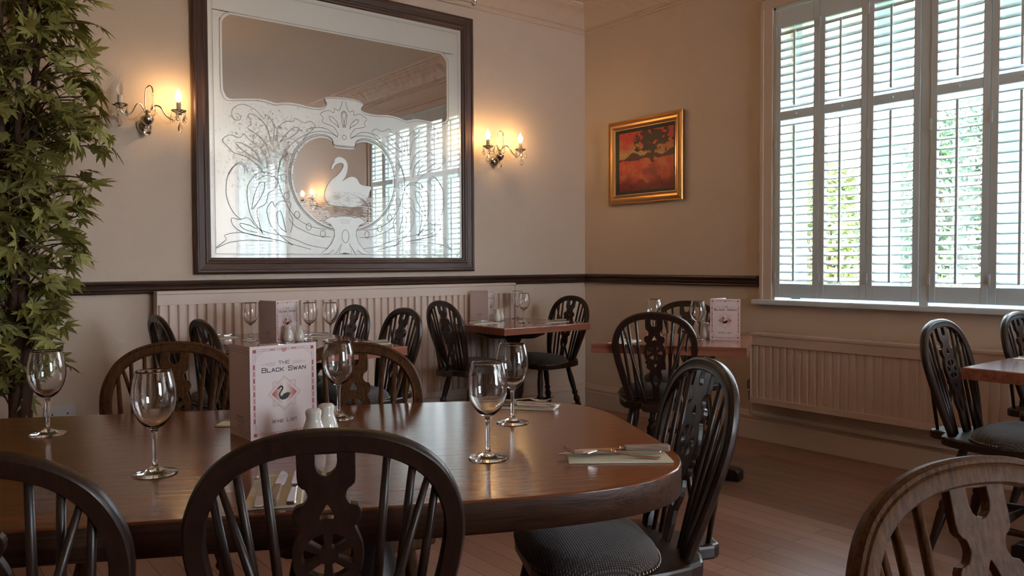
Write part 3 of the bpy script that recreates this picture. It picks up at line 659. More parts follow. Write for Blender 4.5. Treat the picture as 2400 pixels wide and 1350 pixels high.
def frame_sweep(b, rc, prof, plane, side=None):
    """rc: outer rectangle (a0, a1, z0, z1); prof: (inset, out)"""
    a0, a1, z0, z1 = rc; n = len(prof)
    for k, (ca, cb) in enumerate((((a0, z0), (a1, z0)), ((a1, z0), (a1, z1)), ((a1, z1), (a0, z1)), ((a0, z1), (a0, z0)))):
        if side is not None and k not in side: continue
        ins = [((1, 1), (-1, 1)), ((-1, 1), (-1, -1)), ((-1, -1), (1, -1)), ((1, -1), (1, 1))][k]
        vs = [plane(ca[0]+ins[0][0]*i, ca[1]+ins[0][1]*i, o) for i, o in prof]+[plane(cb[0]+ins[1][0]*i, cb[1]+ins[1][1]*i, o) for i, o in prof]
        b.add(vs, [(i, (i+1) % n, n+(i+1) % n, n+i) for i in range(n)])
PA = lambda a, z, o: (a, -o, z)
PB = lambda a, z, o: (-o, a, z)
FP = [(0, .003), (0, .030), (.006, .040), (.014, .044), (.022, .043), (.027, .037), (.040, .034), (.058, .030), (.066, .033), (.074, .031), (.080, .024), (.090, .022), (.096, .016), (.096, .003)]
rc = (-3.055, -1.115, 1.092, 2.882)
for k in range(4): b = MB(); frame_sweep(b, rc, FP, PA, (k,)); b.build(('frame_rail', 'frame_stile')[k % 2], (M_MFRAME, M_MFRAMEV)[k % 2], t)
gx0, gx1, gz0, gz1 = -2.962, -1.208, 1.185, 2.789
b = MB(); b.box(gx0, gx1, -.012, -.004, gz0, gz1); b.build('mirror_glass', M_MIRROR, t)
A = lambda l: [(-2.1+x/1000, z/1000) for x, z in l]
cxm = -2.1+ART['cx']/1000
mirx = lambda l: [(2*cxm-x, z) for x, z in l]
V3 = lambda l: [Vector((x, z, 0)) for x, z in l]
sp2 = lambda l, n=4, c=True: [(p.x, p.y) for p in spline(V3(l), n, c)]
heart = A(ART['heart'])
winl = A(ART['win'])
YF = .0135
def plate(loops, out, thick, mat, name, par=t):
    vs, fs = holed(loops, thick); b = MB(); b.add(vs, fs, xf=lambda v: (v[0], -out-v[2], v[1])); return b.build(name, mat, par)
nw = len(ART['win'])
ob = [(gx0, gz0), (gx1, gz0), (gx1, gz1), (gx0, gz1)]
hs_ = sp2(heart, 4)
plate([ob, hs_, sp2(winl, 3)], YF-.001, .001, M_FROST, 'frosted_field')
swan = sp2(A(ART['swan']), 3)
plate([swan], YF-.0008, .0008, M_FROSTW, 'etched_swan')
ped = A(ART['ped']); ped = ped+mirx(ped)[::-1]
plate([ped], YF+.0006, .0010, M_FROSTW, 'etched_pedestal')
def ribbon(b, pts, w, y, closed=False, mi=0):
    n = len(pts); L = []; Rr = []
    for i in range(n):
        p = Vector(pts[i]); 
        if closed: d = Vector(pts[(i+1) % n])-Vector(pts[i-1])
        else: d = Vector(pts[min(i+1, n-1)])-Vector(pts[max(i-1, 0)])
        d = d.normalized() if d.length > 1e-9 else Vector((1, 0)); q = Vector((-d.y, d.x))*w/2; L.append(p+q); Rr.append(p-q)
    vs = [(p.x, y, p.y) for p in L]+[(p.x, y, p.y) for p in Rr]
    fs = [(i, (i+1) % n, n+(i+1) % n, n+i) for i in range(n if closed else n-1)]
    b.add(vs, fs, mi=mi)
b = MB(); yl = -YF-.0006
LW = .0042
for lf in ART['leaves']:
    q = sp2(A(lf), 4, False); ribbon(b, q, LW, yl); ribbon(b, mirx(q), LW, yl)
for ox, oz in A(ART['ovals']):
    for sx in (ox, 2*cxm-ox):
        ribbon(b, [(sx+.017*cos(a*pi/8), oz+.022*sin(a*pi/8)) for a in range(16)], LW, yl, True)
hc = (cxm, 1.65)
for k, w in ((1.045, .006), (1.075, LW), (1.20, LW), (1.26, LW)):
    q = [(hc[0]+(x-hc[0])*k, hc[1]+(z-hc[1])*k) for x, z in hs_]
    q = [p for p in q if k < 1.1 or p[1] < 1.90]
    ribbon(b, q, w, yl, k < 1.1) if k < 1.1 else None
ribbon(b, [(gx0+.03, gz0+.025), (gx1-.03, gz0+.025), (gx1-.03, gz1-.03), (gx0+.03, gz1-.03)], LW, yl, True)
ribbon(b, [(gx0+.022, gz0+.018), (gx1-.022, gz0+.018), (gx1-.022, gz1-.022), (gx0+.022, gz1-.022)], .0015, yl, True)
wq = sp2(winl, 3); wc = (-2.104, 2.36)
ribbon(b, [(wc[0]+(x-wc[0])*1.018, wc[1]+(z-wc[1])*1.05) for x, z in wq], LW, yl, True)
ribbon(b, ped, LW, -YF-.0012, True)
ribbon(b, [(cxm+.024*cos(a*pi/10), 1.325+.042*sin(a*pi/10)) for a in range(20)], LW, -YF-.0014, True)
for k in range(-3, 4): ribbon(b, [(cxm+k*.008, 1.405), (cxm+k*.013, 1.435)], .0015, -YF-.0014)
ribbon(b, [(cxm+.014*cos(a*pi/8), 1.955+.014*sin(a*pi/8)) for a in range(16)], LW, yl, True)
b.build('etched_lines', M_ETCH, t)
b = MB(); r = random.Random(3)          # feathering and ripples inside the heart
sx0 = -2.1+(min(x for x, z in ART['swan']))/1000; 
for k in range(26):
    z = 1.402+k*.0073; hw = .335-.16*max(0, (1.52-z)/.15)
    x = cxm-hw
    while x < cxm+hw:
        L = r.uniform(.03, .13); x1 = min(x+L, cxm+hw)
        inside = abs((x+x1)/2-(cxm+.0)) < .135 and z > 1.455
        if not inside: ribbon(b, [(x, z), ((x+x1)/2, z+r.uniform(-.003, .003)), (x1, z)], .0034, -YF+.0004)
        x = x1+r.uniform(.004, .02)
b.build('etched_ripples', M_FROSTW, t)
b = MB()
for k in range(130):
    x = cxm+r.uniform(-.09, .12); z = r.uniform(1.46, 1.61)
    a = r.uniform(-.5, .5); ribbon(b, [(x, z), (x+.012, z-.006+a*.006), (x+.024, z)], .0013, -YF-.0004)
for k in range(8): ribbon(b, [(cxm+.07+k*.012, 1.59-k*.006), (cxm+.14+k*.006, 1.565-k*.010)], .0013, -YF-.0004)
sw = sp2(A(ART['swan']), 3); ribbon(b, sw, .0016, -YF-.0004, True)
b.build('etched_feathers', M_ETCH, t)

# ---------------------------------------------------------------- gilt framed landscape
t = empty('framed_picture', (0, 0, 0), 0, 'small red landscape picture in a gilt frame, right of the room corner', 'picture')
rc = (-1.024, -.294, 1.590, 2.220)
prof = [(0, .004), (0, .028), (.004, .034), (.009, .034), (.012, .030), (.022, .036), (.035, .040), (.048, .038), (.060, .028), (.066, .020), (.066, .004)]
b = MB(); frame_sweep(b, rc, prof, PB); o = b.build('gilt_frame', M_GOLD, t)
b = MB(); frame_sweep(b, (rc[0]+.066, rc[1]-.066, rc[2]+.066, rc[3]-.066), [(0, .018), (0, .024), (.005, .024), (.005, .018)], PB); b.build('inner_gilt_line', M_GOLDP, t)
b = MB(); frame_sweep(b, (rc[0]+.071, rc[1]-.071, rc[2]+.071, rc[3]-.071), [(0, .010), (0, .018), (.034, .008), (.034, .004)], PB); b.build('black_slip', M_BLACK, t)
nx, nz = 90, 80; ya, yb_, za, zb = rc[0]+.090, rc[1]-.100, rc[2]+.095, rc[3]-.092
b = MB(); vs = []
for j in range(nz+1):
    for i in range(nx+1): vs.append((-.011, yb_+(ya-yb_)*i/nx, za+(zb-za)*j/nz))
def paint(u, v):
    N = lambda s, o=0: noise.fractal(Vector((u*s+o, v*s, o)), 1, 2, 4)*.5
    red = Vector((.66, .065, .05)); org = Vector((.74, .19, .08)); yel = Vector((.60, .40, .14)); dk = Vector((.055, .028, .022)); mar = Vector((.24, .025, .03))
    if v > .56:
        c = yel.lerp(red, min(1, max(0, (v-.60)*4+N(5)*1.2+u*.2)))
    else:
        c = org.lerp(red, min(1, max(0, .45+N(7, 3)*1.6))); c = c.lerp(mar, min(1, max(0, (.38-v)*2.4+N(4, 9)*1.5)))
    ridge = .60+.10*math.exp(-((u-.27)/.10)**2)+.07*math.exp(-((u-.58)/.13)**2)+.08*math.exp(-((u-.98)/.14)**2)-.05
    if .52+N(9)*.05 < v < ridge+N(12)*.03: c = dk.lerp(mar, .25)
    d = sqrt(((u-.60)/.34)**2+((v-.86)/.27)**2)
    if d+N(11, 5)*1.6+N(30, 8)*.7 < .80: c = dk
    if abs(u-.62-.02*sin(v*20)) < .035+N(20)*.03 and .44 < v < .75: c = dk
    if v < .12+N(6, 2)*.2: c = c.lerp(mar*.6, .6)
    return tuple(max(0, q*(1+N(40, 7)*.5)) for q in c)
for j in range(nz):
    for i in range(nx):
        a = j*(nx+1)+i; b.add([], []); b.f.append([a, a+1, a+nx+2, a+nx+1]); b.sm.append(False); b.mi.append(0)
        b.col.append([paint(u/nx, v/nz) for u, v in ((i, j), (i+1, j), (i+1, j+1), (i, j+1))])
b.v = vs; b.build('painting', M_INK, t)

# ---------------------------------------------------------------- crystal wall sconces
def drop(b, x, y, z, s=1.0):
    b.tube([(x, y, z), (x, y, z-.012*s)], .0008, 5); b.sphere((x, y, z-.014*s), .004*s, 8, 5)
    b.lathe([(.0006, 0), (.004*s, -.010*s), (.0085*s, -.022*s), (.0100*s, -.031*s), (.0080*s, -.040*s), (.0008, -.045*s)][::-1], (x, y, z-.018*s), 8, smooth=False)
def bulb(t, x, y, z, lit=True):
    b = MB(); b.lathe([(.006, 0), (.010, .006), (.0165, .020), (.0175, .030), (.014, .043), (.007, .056), (.0025, .066), (.0008, .071)], (x, y, z), 14); b.build('lit_bulb' if lit else 'unlit_bulb', M_BULB if lit else M_BULB_OFF, t)
def sconce(name, x, z, label, lit=(True, True)):
    t = empty(name, (x, 0, z), 0, label, 'wall light')
    b = MB(); b.lathe([(.038, .004), (.040, .012), (.034, .022), (.026, .030), (.012, .036), (.001, .038)], (0, 0, 0), 20, xf=lambda v: (v[0], -v[2], v[1]-.06)); b.build('back_plate', M_DARKMETAL, t)
    b = MB(); b.lathe([(.002, -.062), (.010, -.055), (.022, -.046), (.030, -.034), (.036, -.018), (.030, -.006), (.014, 0), (.009, .012), (.012, .022), (.005, .030)], (0, -.075, -.01), 18); b.tube([(0, -.03, -.06), (0, -.06, -.045), (0, -.075, -.02)], .007, 8)
    b.build('hub', M_DARKMETAL, t)
    b = MB(); b.sphere((0, -.075, -.098), .020, 14, 8); b.tube([(0, -.075, -.06), (0, -.075, -.082)], .003, 6); b.build('ball_finial', M_CRYSTAL, t)
    b = MB(); b.tube(spline([(0, -.062, 0), (-.006, -.06, .06), (-.002, -.062, .125), (.010, -.068, .150), (.022, -.076, .148), (.028, -.082, .130), (.027, -.084, .112)], 5), [.0036]*31, 8); b.build('crook', M_SILVER, t)
    b = MB(); b.sphere((.027, -.084, .104), .008, 8, 5); b.sphere((.027, -.084, .082), .006, 8, 5); b.tube([(.027, -.084, .1), (.027, -.084, .06)], .0008, 5)
    b.lathe([(.0006, 0), (.007, -.018), (.014, -.040), (.0155, -.052), (.011, -.068), (.001, -.078)][::-1], (.027, -.086, .062), 8, smooth=False); b.build('centre_drop', M_CRYSTAL, t)
    for s, on in ((-1, lit[0]), (1, lit[1])):
        tip = Vector((s*.147, -.135, .010))
        b = MB(); b.tube(spline([(s*.012, -.078, .004), (s*.035, -.090, .042), (s*.060, -.105, .036), (s*.085, -.120, -.008), (s*.115, -.133, -.030), (s*.140, -.136, -.012), tip], 5), .0040, 8); b.build('arm', M_SILVER, t)
        b = MB(); b.lathe([(.008, -.006), (.018, -.003), (.034, .006), (.040, .014), (.038, .0155), (.030, .009), (.012, .001)], tuple(tip), 20); pan = b.build('drip_pan', M_CRYSTAL, t)
        b = MB(); b.lathe([(.0165, -.010), (.0165, .004), (.012, .008), (.012, .012)], tuple(tip), 16); b.build('cup', M_DARKMETAL, t)
        b = MB(); b.lathe([(.0115, .010), (.0125, .012), (.0120, .030), (.0125, .052), (.0120, .060), (.005, .061)], tuple(tip), 14); b.build('candle_tube', M_CANDLE, t)
        bulb(t, tip.x, tip.y, tip.z+.061, on)
        b = MB()
        for k in range(5): a = k*2*pi/5+.5; drop(b, tip.x+.038*cos(a), tip.y+.038*sin(a), tip.z+.012)
        drop(b, tip.x+s*.006, tip.y-.004, tip.z-.020, 1.35); b.build('hanging_drops', M_CRYSTAL, t)
        b = MB(); P0 = Vector((.02*s+.008, -.086, .035)); P1 = Vector((s*.135, -.135, -.022))
        for k in range(15):
            q = k/14; p = P0.lerp(P1, q); p.z -= .055*4*q*(1-q)*.9; b.sphere(tuple(p), .0056, 7, 5)
        b.build('bead_chain', M_CRYSTAL, t)
    return t
sconce('wall_sconce', -3.304, 1.965, 'two-armed crystal wall light left of the mirror, its left bulb unlit', (False, True))
sconce('wall_sconce', -.918, 1.955, 'two-armed crystal wall light right of the mirror, both bulbs lit', (True, True))
s3 = sconce('wall_sconce', 0, 0, 'small lit crystal wall light seen only as a reflection inside the etched swan heart', (True, True))
s3.location = (0, -5.10, 1.965); s3.rotation_euler = (0, 0, -pi/2)

# ---------------------------------------------------------------- chandelier, of which the photo shows the lowest drop
t = empty('chandelier', (-2.78, -2.38, 0), 0, 'crystal chandelier hanging from the ceiling, only its lowest drops in view at the top edge', 'chandelier')
b = MB(); b.lathe([(.002, 2.33), (.02, 2.35), (.05, 2.40), (.035, 2.46), (.015, 2.52), (.03, 2.58), (.012, 2.66), (.008, 3.05), (.05, 3.10), (.06, 3.15)], (0, 0, 0), 18); b.build('stem', M_DARKMETAL, t)
for k in range(5):
    a = k*2*pi/5+.95; c, s = cos(a), sin(a); rr = .43
    b = MB(); b.tube([(p[0]*c, p[0]*s, p[1]) for p in [(q.x, q.y) for q in spline([Vector(v) for v in [(.03, 2.42, 0), (.12, 2.50, 0), (.22, 2.42, 0), (.33, 2.31, 0), (.41, 2.33, 0), (.43, 2.38, 0)]], 5)]], .006, 8); b.build('arm', M_CRYSTAL, t)
    b = MB(); b.lathe([(.01, 2.37), (.05, 2.385), (.052, 2.39), (.012, 2.38)], (rr*c, rr*s, 0), 16); b.build('drip_pan', M_CRYSTAL, t)
    b = MB(); b.lathe([(.0125, 2.38), (.0125, 2.44)], (rr*c, rr*s, 0), 12); b.build('candle_tube', M_CANDLE, t); bulb(t, rr*c, rr*s, 2.44)
    b = MB()
    for j in range(5): q = j*2*pi/5; drop(b, rr*c+.048*cos(q), rr*s+.048*sin(q), 2.386, 1.2)
    b.build('hanging_drops', M_CRYSTAL, t)
b = MB(); dx, dy = .264, .369
b.tube([(dx, dy, 2.345), (dx, dy, 2.25)], .0012, 5); b.sphere((dx, dy, 2.262), .005, 8, 5); b.sphere((dx-.016, dy+.012, 2.238), .003, 8, 5)
b.lathe([(.0008, 0), (.006, -.012), (.011, -.028), (.012, -.036), (.0085, -.046), (.001, -.051)][::-1], (dx, dy, 2.250), 8, smooth=False); b.build('lowest_drop', M_CRYSTAL, t)

# ---------------------------------------------------------------- artificial maple
def palmate(b, p, fwd, up, size, r):
    fwd = fwd.normalized(); side = fwd.cross(up).normalized(); nrm = side.cross(fwd).normalized()
    b0 = len(b.v)
    for ang, ln in ((0, 1), (.55, .92), (-.55, .92), (1.1, .70), (-1.1, .70), (1.75, .40), (-1.75, .40)):
        d = fwd*cos(ang)+side*sin(ang); e = nrm.cross(d); L = size*ln*r.uniform(.85, 1.1); droop = r.uniform(.05, .28)
        st = [(0, .0), (.18, .055), (.28, .100), (.40, .150), (.47, .112), (.58, .138), (.66, .085), (.78, .075), (1, 0)]
        vs = []
        for tt, w in st:
            c = p+d*(L*tt)-nrm*(L*droop*tt*tt)
            if w == 0: vs.append(c)
            else: vs += [c+e*(L*w)+nrm*(L*w*.35), c, c-e*(L*w)+nrm*(L*w*.35)]
        fs = [(0, 2, 1), (0, 3, 2)]
        m = len(st)-2
        for i in range(m-1):
            a = 1+3*i; fs += [(a, a+1, a+4, a+3), (a+1, a+2, a+5, a+4)]
        a = 1+3*(m-1); fs += [(a, a+1, a+3), (a+1, a+2, a+3)]
        # share the leaf centre so one leaf is one island
        idx = [b0 if i == 0 else None for i in range(len(vs))]
        if ang == 0: o = len(b.v); b.v += [tuple(v) for v in vs]; mp = list(range(o, o+len(vs)))
        else: o = len(b.v); b.v += [tuple(v) for v in vs[1:]]; mp = [b0]+list(range(o, o+len(vs)-1))
        for f in fs: b.f.append([mp[i] for i in f]); b.sm.append(False); b.mi.append(0)
r = random.Random(11)
PX, PY = -3.97, -.52
t = empty('potted_maple', (PX, PY, 0), 0, 'tall artificial maple tree with green palmate leaves at the left edge, against the mirror wall', 'plant')
b = MB(); b.lathe([(.14, 0), (.17, .02), (.20, .26), (.215, .27), (.215, .30), (.195, .30), (.19, .27)], (0, 0, 0), 28); b.build('pot', M_POT, t)
b = MB(); b.lathe([(.188, .2), (.19, .27), (.10, .285), (.001, .29)], (0, 0, 0), 20); b.build('soil', M_SOIL, t)
env = [(.55, .12), (.65, .22), (.75, .30), (.9, .27), (1.04, .24), (1.2, .31), (1.4, .32), (1.6, .42), (1.8, .48), (1.96, .48), (2.2, .36), (2.4, .38), (2.55, .36), (2.8, .30)]
def envr(z):
    for (a, p), (c, q) in zip(env, env[1:]):
        if a <= z <= c: return p+(q-p)*(z-a)/(c-a)
    return .1
stems = []
for k in range(6):
    a = k*pi/3+.4; pts = []
    for j in range(24):
        z = .27+j*.107; ra = .022+.012*sin(z*2)+(.05*max(0, z-1.0) if k % 2 else .085*max(0, z-1.1)); an = a+z*2.6*(1 if z < 1.2 else .3)
        pts.append(Vector((ra*cos(an)+r.uniform(-.006, .006), ra*sin(an)+r.uniform(-.006, .006), z)))
    rad = [.021-.012*j/23 for j in range(24)]
    b = MB(); b.tube(pts, rad, 8); b.build('trunk_stem', M_STEM, t); stems.append(pts)
fb = MB(); tb = MB()
for k in range(235):
    z = .62+(2.72-.62)*((k+.5)/235)**.93; st = stems[k % 6]; j = min(22, max(0, int((z-.27)/.107)-1)); base = st[j]
    an = r.uniform(0, 2*pi); R_ = envr(z)*r.uniform(.35, .86)
    end = Vector((R_*cos(an), R_*sin(an)*.95, z+r.uniform(-.03, .05)))
    if end.y+PY > -.09: end.y = -.09-PY
    mid = base.lerp(end, .5)+Vector((0, 0, .05))
    pts = spline([base, mid, end], 4); tb.tube(pts, [.0035]*len(pts), 5)
    out = (end-base).normalized()
    for q in range(5 if z > .8 else 3):
        pos = pts[min(len(pts)-1, 3+q*2)]+Vector((r.uniform(-.045, .045), r.uniform(-.045, .045), r.uniform(-.05, .04)))
        if pos.y+PY > -.10: pos.y = -.10-PY
        f = (out*.8+Vector((r.uniform(-1, 1), r.uniform(-1, 1), r.uniform(-1.3, .1)))).normalized(); u = (Vector((r.uniform(-1, 1), r.uniform(-1, 1), r.uniform(0, 1)))+out*.9).normalized()
        s_ = r.uniform(.070, .115); 
        if pos.y+PY+max(0, f.y)*s_ > -.012: f.y = -abs(f.y)
        if abs(f.dot(u)) > .9: u = Vector((1, 0, 0))
        tb.tube([pts[min(len(pts)-1, 3+q*2)], pos], .0016, 4)
        palmate(fb, pos, f, u, s_, r)
fb.build('foliage', M_LEAF, t); tb.build('twigs', M_STEM, t)

# ---------------------------------------------------------------- wall socket
t = empty('wall_socket', (-3.739, 0, .376), 0, 'white electric socket low on the wall, beside the maple trunk', 'socket')
b = MB(); b.box(-.073, .073, -.010, 0, -.043, .043); b.build('face_plate', M_SOCKET, t, bevel=.003)
for s in (-1, 1): b = MB(); b.box(s*.03-.006, s*.03+.006, -.014, -.010, .012, .030); b.build('switch', M_SOCKET, t)
b = MB()
for s in (-1, 1):
    b.box(s*.035-.003, s*.035+.003, -.0106, -.0098, -.004, .006); b.box(s*.035-.013, s*.035-.007, -.0106, -.0098, -.022, -.018); b.box(s*.035+.007, s*.035+.013, -.0106, -.0098, -.022, -.018)
b.build('pin_holes', M_BLACK, t)

# ---------------------------------------------------------------- wine glasses
TZ = .7502
def make_glass():
    t = empty('wine_glass')
    out = [(.0045, .0835), (.008, .086), (.018, .093), (.028, .104), (.0365, .122), (.0405, .141), (.0405, .155), (.0385, .172), (.0345, .190), (.0322, .1985)]
    inn = [(.0312, .1985), (.0332, .190), (.0372, .172), (.0391, .155), (.0391, .141), (.0352, .1225), (.0268, .106), (.017, .0965), (.008, .091), (.0005, .0895)]
    P = [(p.x, p.y) for p in spline(V3(out), 2)]+[(p.x, p.y) for p in spline(V3(inn), 2)]
    b = MB(); b.lathe([(.0005, .0832)]+P, seg=40, caps=False); b.build('bowl', M_GLASS, t)
    b = MB(); b.lathe([(.0044, .0125), (.0042, .03), (.0042, .055), (.0048, .075), (.0065, .0840), (.0005, .0845)], seg=20); b.build('stem', M_GLASS, t)
    b = MB(); b.lathe([(.0395, 0), (.0405, .0012), (.0395, .0030), (.028, .0052), (.016, .0085), (.009, .0128), (.0052, .0175), (.0005, .0178)], seg=40); b.build('base', M_GLASS, t)
    return t
gl = make_glass()
for x, y, lab in [
    (-4.028, -3.076, 'large wine glass on the oval table, nearest the camera at the left'),
    (-4.133, -2.540, 'wine glass at the far left of the oval table, in front of the maple trunk'),
    (-3.513, -2.800, 'wine glass on the oval table just right of the large wine list'),
    (-3.462, -3.381, 'front one of the two wine glasses near the rounded end of the oval table'),
    (-3.200, -3.128, 'rear one of the two wine glasses near the rounded end of the oval table'),
    (-2.940, -.580, 'wine glass left of the wine list on the table under the mirror'),
    (-2.704, -.786, 'front one of the two wine glasses right of the wine list under the mirror'),
    (-2.620, -.855, 'rightmost wine glass on the table under the mirror'),
    (-.877, -.225, 'rear wine glass on the corner table'),
    (-1.098, -.572, 'front wine glass on the corner table'),
    (-1.142, -2.054, 'wine glass left of the wine list on the askew table'),
    (-1.130, -1.745, 'wine glass behind the dark chair top on the askew table'),
]: dup(gl, (x, y, TZ), 0, lab, 'wine glasses', 'wine glass')

# ---------------------------------------------------------------- shakers
def make_shaker():
    t = empty('shaker')
    b = MB(); b.lathe([(.019, 0), (.0235, .004), (.0262, .018), (.0255, .032), (.0215, .047), (.0172, .058), (.0160, .066), (.0178, .076), (.0172, .081), (.012, .0845), (.0005, .0855)], seg=28); b.build('body', M_CERAM, t)
    b = MB(); b.sphere((0, 0, .0853), .0012, 6, 4); b.build('pour_hole', M_BLACK, t); return t
shk = make_shaker()
for x, y, lab in [
    (-3.700, -3.064, 'front white china shaker standing in front of the large wine list'),
    (-3.650, -3.022, 'rear white china shaker beside the large wine list'),
    (-2.812, -.768, 'left white shaker in front of the wine list under the mirror'),
    (-2.752, -.766, 'right white shaker in front of the wine list under the mirror'),
    (-1.150, -.345, 'front white shaker beside the wine list on the corner table'),
    (-1.082, -.300, 'rear white shaker beside the wine list on the corner table'),
    (-1.070, -2.045, 'white shaker half hidden behind the wine list on the askew table'),
]: dup(shk, (x, y, TZ), 0, lab, 'white salt and pepper shakers', 'shaker')
# ---------------------------------------------------------------- wine list cards
RED = (.42, .06, .07); PINK = (.62, .25, .25); INK = (.02, .018, .02); LINE = (.30, .10, .11)
class Print:
    def __init__(s): s.b = MB()
    def poly(s, pts, col, h=.0):
        n = len(s.b.v); s.b.v += [(x, y, h) for x, y in pts]; s.b.f.append(list(range(n, n+len(pts)))); s.b.sm.append(False); s.b.mi.append(0); s.b.col.append(col)
    def line(s, pts, w, col, closed=False, h=0):
        m = len(pts)
        for i in range(m if closed else m-1):
            p = Vector(pts[i]); q = Vector(pts[(i+1) % m]); d = (q-p)
            if d.length < 1e-9: continue
            d = d.normalized(); e = Vector((-d.y, d.x))*w/2; p = p-d*w*.45; q = q+d*w*.45
            s.poly([tuple(p-e), tuple(q-e), tuple(q+e), tuple(p+e)], col, h)
GL = {'T': [[(0, 1), (1, 1)], [(.5, 1), (.5, 0)]], 'H': [[(0, 0), (0, 1)], [(1, 0), (1, 1)], [(0, .52), (1, .52)]], 'E': [[(1, 1), (0, 1), (0, 0), (1, 0)], [(0, .52), (.85, .52)]],
 'B': [[(0, 0), (0, 1), (.85, 1), (1, .88), (1, .64), (.85, .53), (0, .53)], [(.85, .53), (1, .42), (1, .12), (.85, 0), (0, 0)]], 'L': [[(0, 1), (0, 0), (1, 0)]],
 'A': [[(0, 0), (.42, 1), (.58, 1), (1, 0)], [(.18, .33), (.82, .33)]], 'C': [[(1, .78), (1, .9), (.85, 1), (.15, 1), (0, .88), (0, .12), (.15, 0), (.85, 0), (1, .1), (1, .22)]],
 'K': [[(0, 0), (0, 1)], [(1, 1), (.28, .5), (1, 0)], [(0, .5), (.28, .5)]], 'S': [[(1, .8), (1, .9), (.85, 1), (.15, 1), (0, .88), (0, .66), (.15, .55), (.85, .50), (1, .38), (1, .12), (.85, 0), (.15, 0), (0, .1), (0, .2)]],
 'W': [[(0, 1), (.25, 0), (.5, .85), (.75, 0), (1, 1)]], 'N': [[(0, 0), (0, 1), (1, 0), (1, 1)]], 'I': [[(.5, 0), (.5, 1)]]}
def text(P, words, x, y, cap, width, col, wt=.14, smallcaps=True, ratio=.78):
    """words centred on x, baseline y; first letter of each word at full cap height"""
    seq = []
    for wi, w in enumerate(words.split(' ')):
        if wi: seq.append((None, .55))
        for i, ch in enumerate(w):
            k = 1 if (i == 0 and smallcaps) or not smallcaps else ratio
            seq.append((ch, k))
    adv = lambda ch, k: (.35*k if ch == 'I' else (1.25 if ch == 'W' else 1.0)*k*.95)
    gap = .30; tot = sum((adv(c, k) if c else k)+gap for c, k in seq)-gap; u = width/tot; cx = x-width/2
    for c, k in seq:
        if c:
            w = adv(c, k)*u; h = cap*k
            for st in GL[c]: P.line([(cx+px*w, y+py*h) for px, py in st], cap*wt, col)
            cx += w+gap*u
        else: cx += (k+gap)*u
def swan_shape(P, cx, cy, s, col):
    body = [(-.50, -.02), (-.42, -.28), (-.2, -.42), (.1, -.42), (.38, -.28), (.55, -.02), (.66, .18), (.45, .10), (.50, .20), (.32, .14), (.32, .24), (.16, .14), (.02, .12), (-.08, .05), (-.18, -.06), (-.3, -.1)]
    neck = [(-.50, -.02), (-.48, .15), (-.32, .38), (-.22, .52), (-.22, .66), (-.32, .72), (-.42, .64), (-.58, .58), (-.42, .56), (-.44, .72), (-.34, .82), (-.18, .82), (-.06, .72), (-.08, .52), (-.2, .32), (-.32, .12), (-.3, -.1)]
    for poly in (body,): P.poly([(cx+x*s, cy+y*s) for x, y in poly], col, .0002)
    pts = [(-.40, -.08), (-.42, .12), (-.28, .36), (-.16, .52), (-.15, .68), (-.26, .77), (-.38, .72), (-.55, .60)]
    P.line([(cx+x*s, cy+y*s) for x, y in [(q.x, q.y) for q in spline(V3(pts), 4)]], .13*s, col, h=.0002)
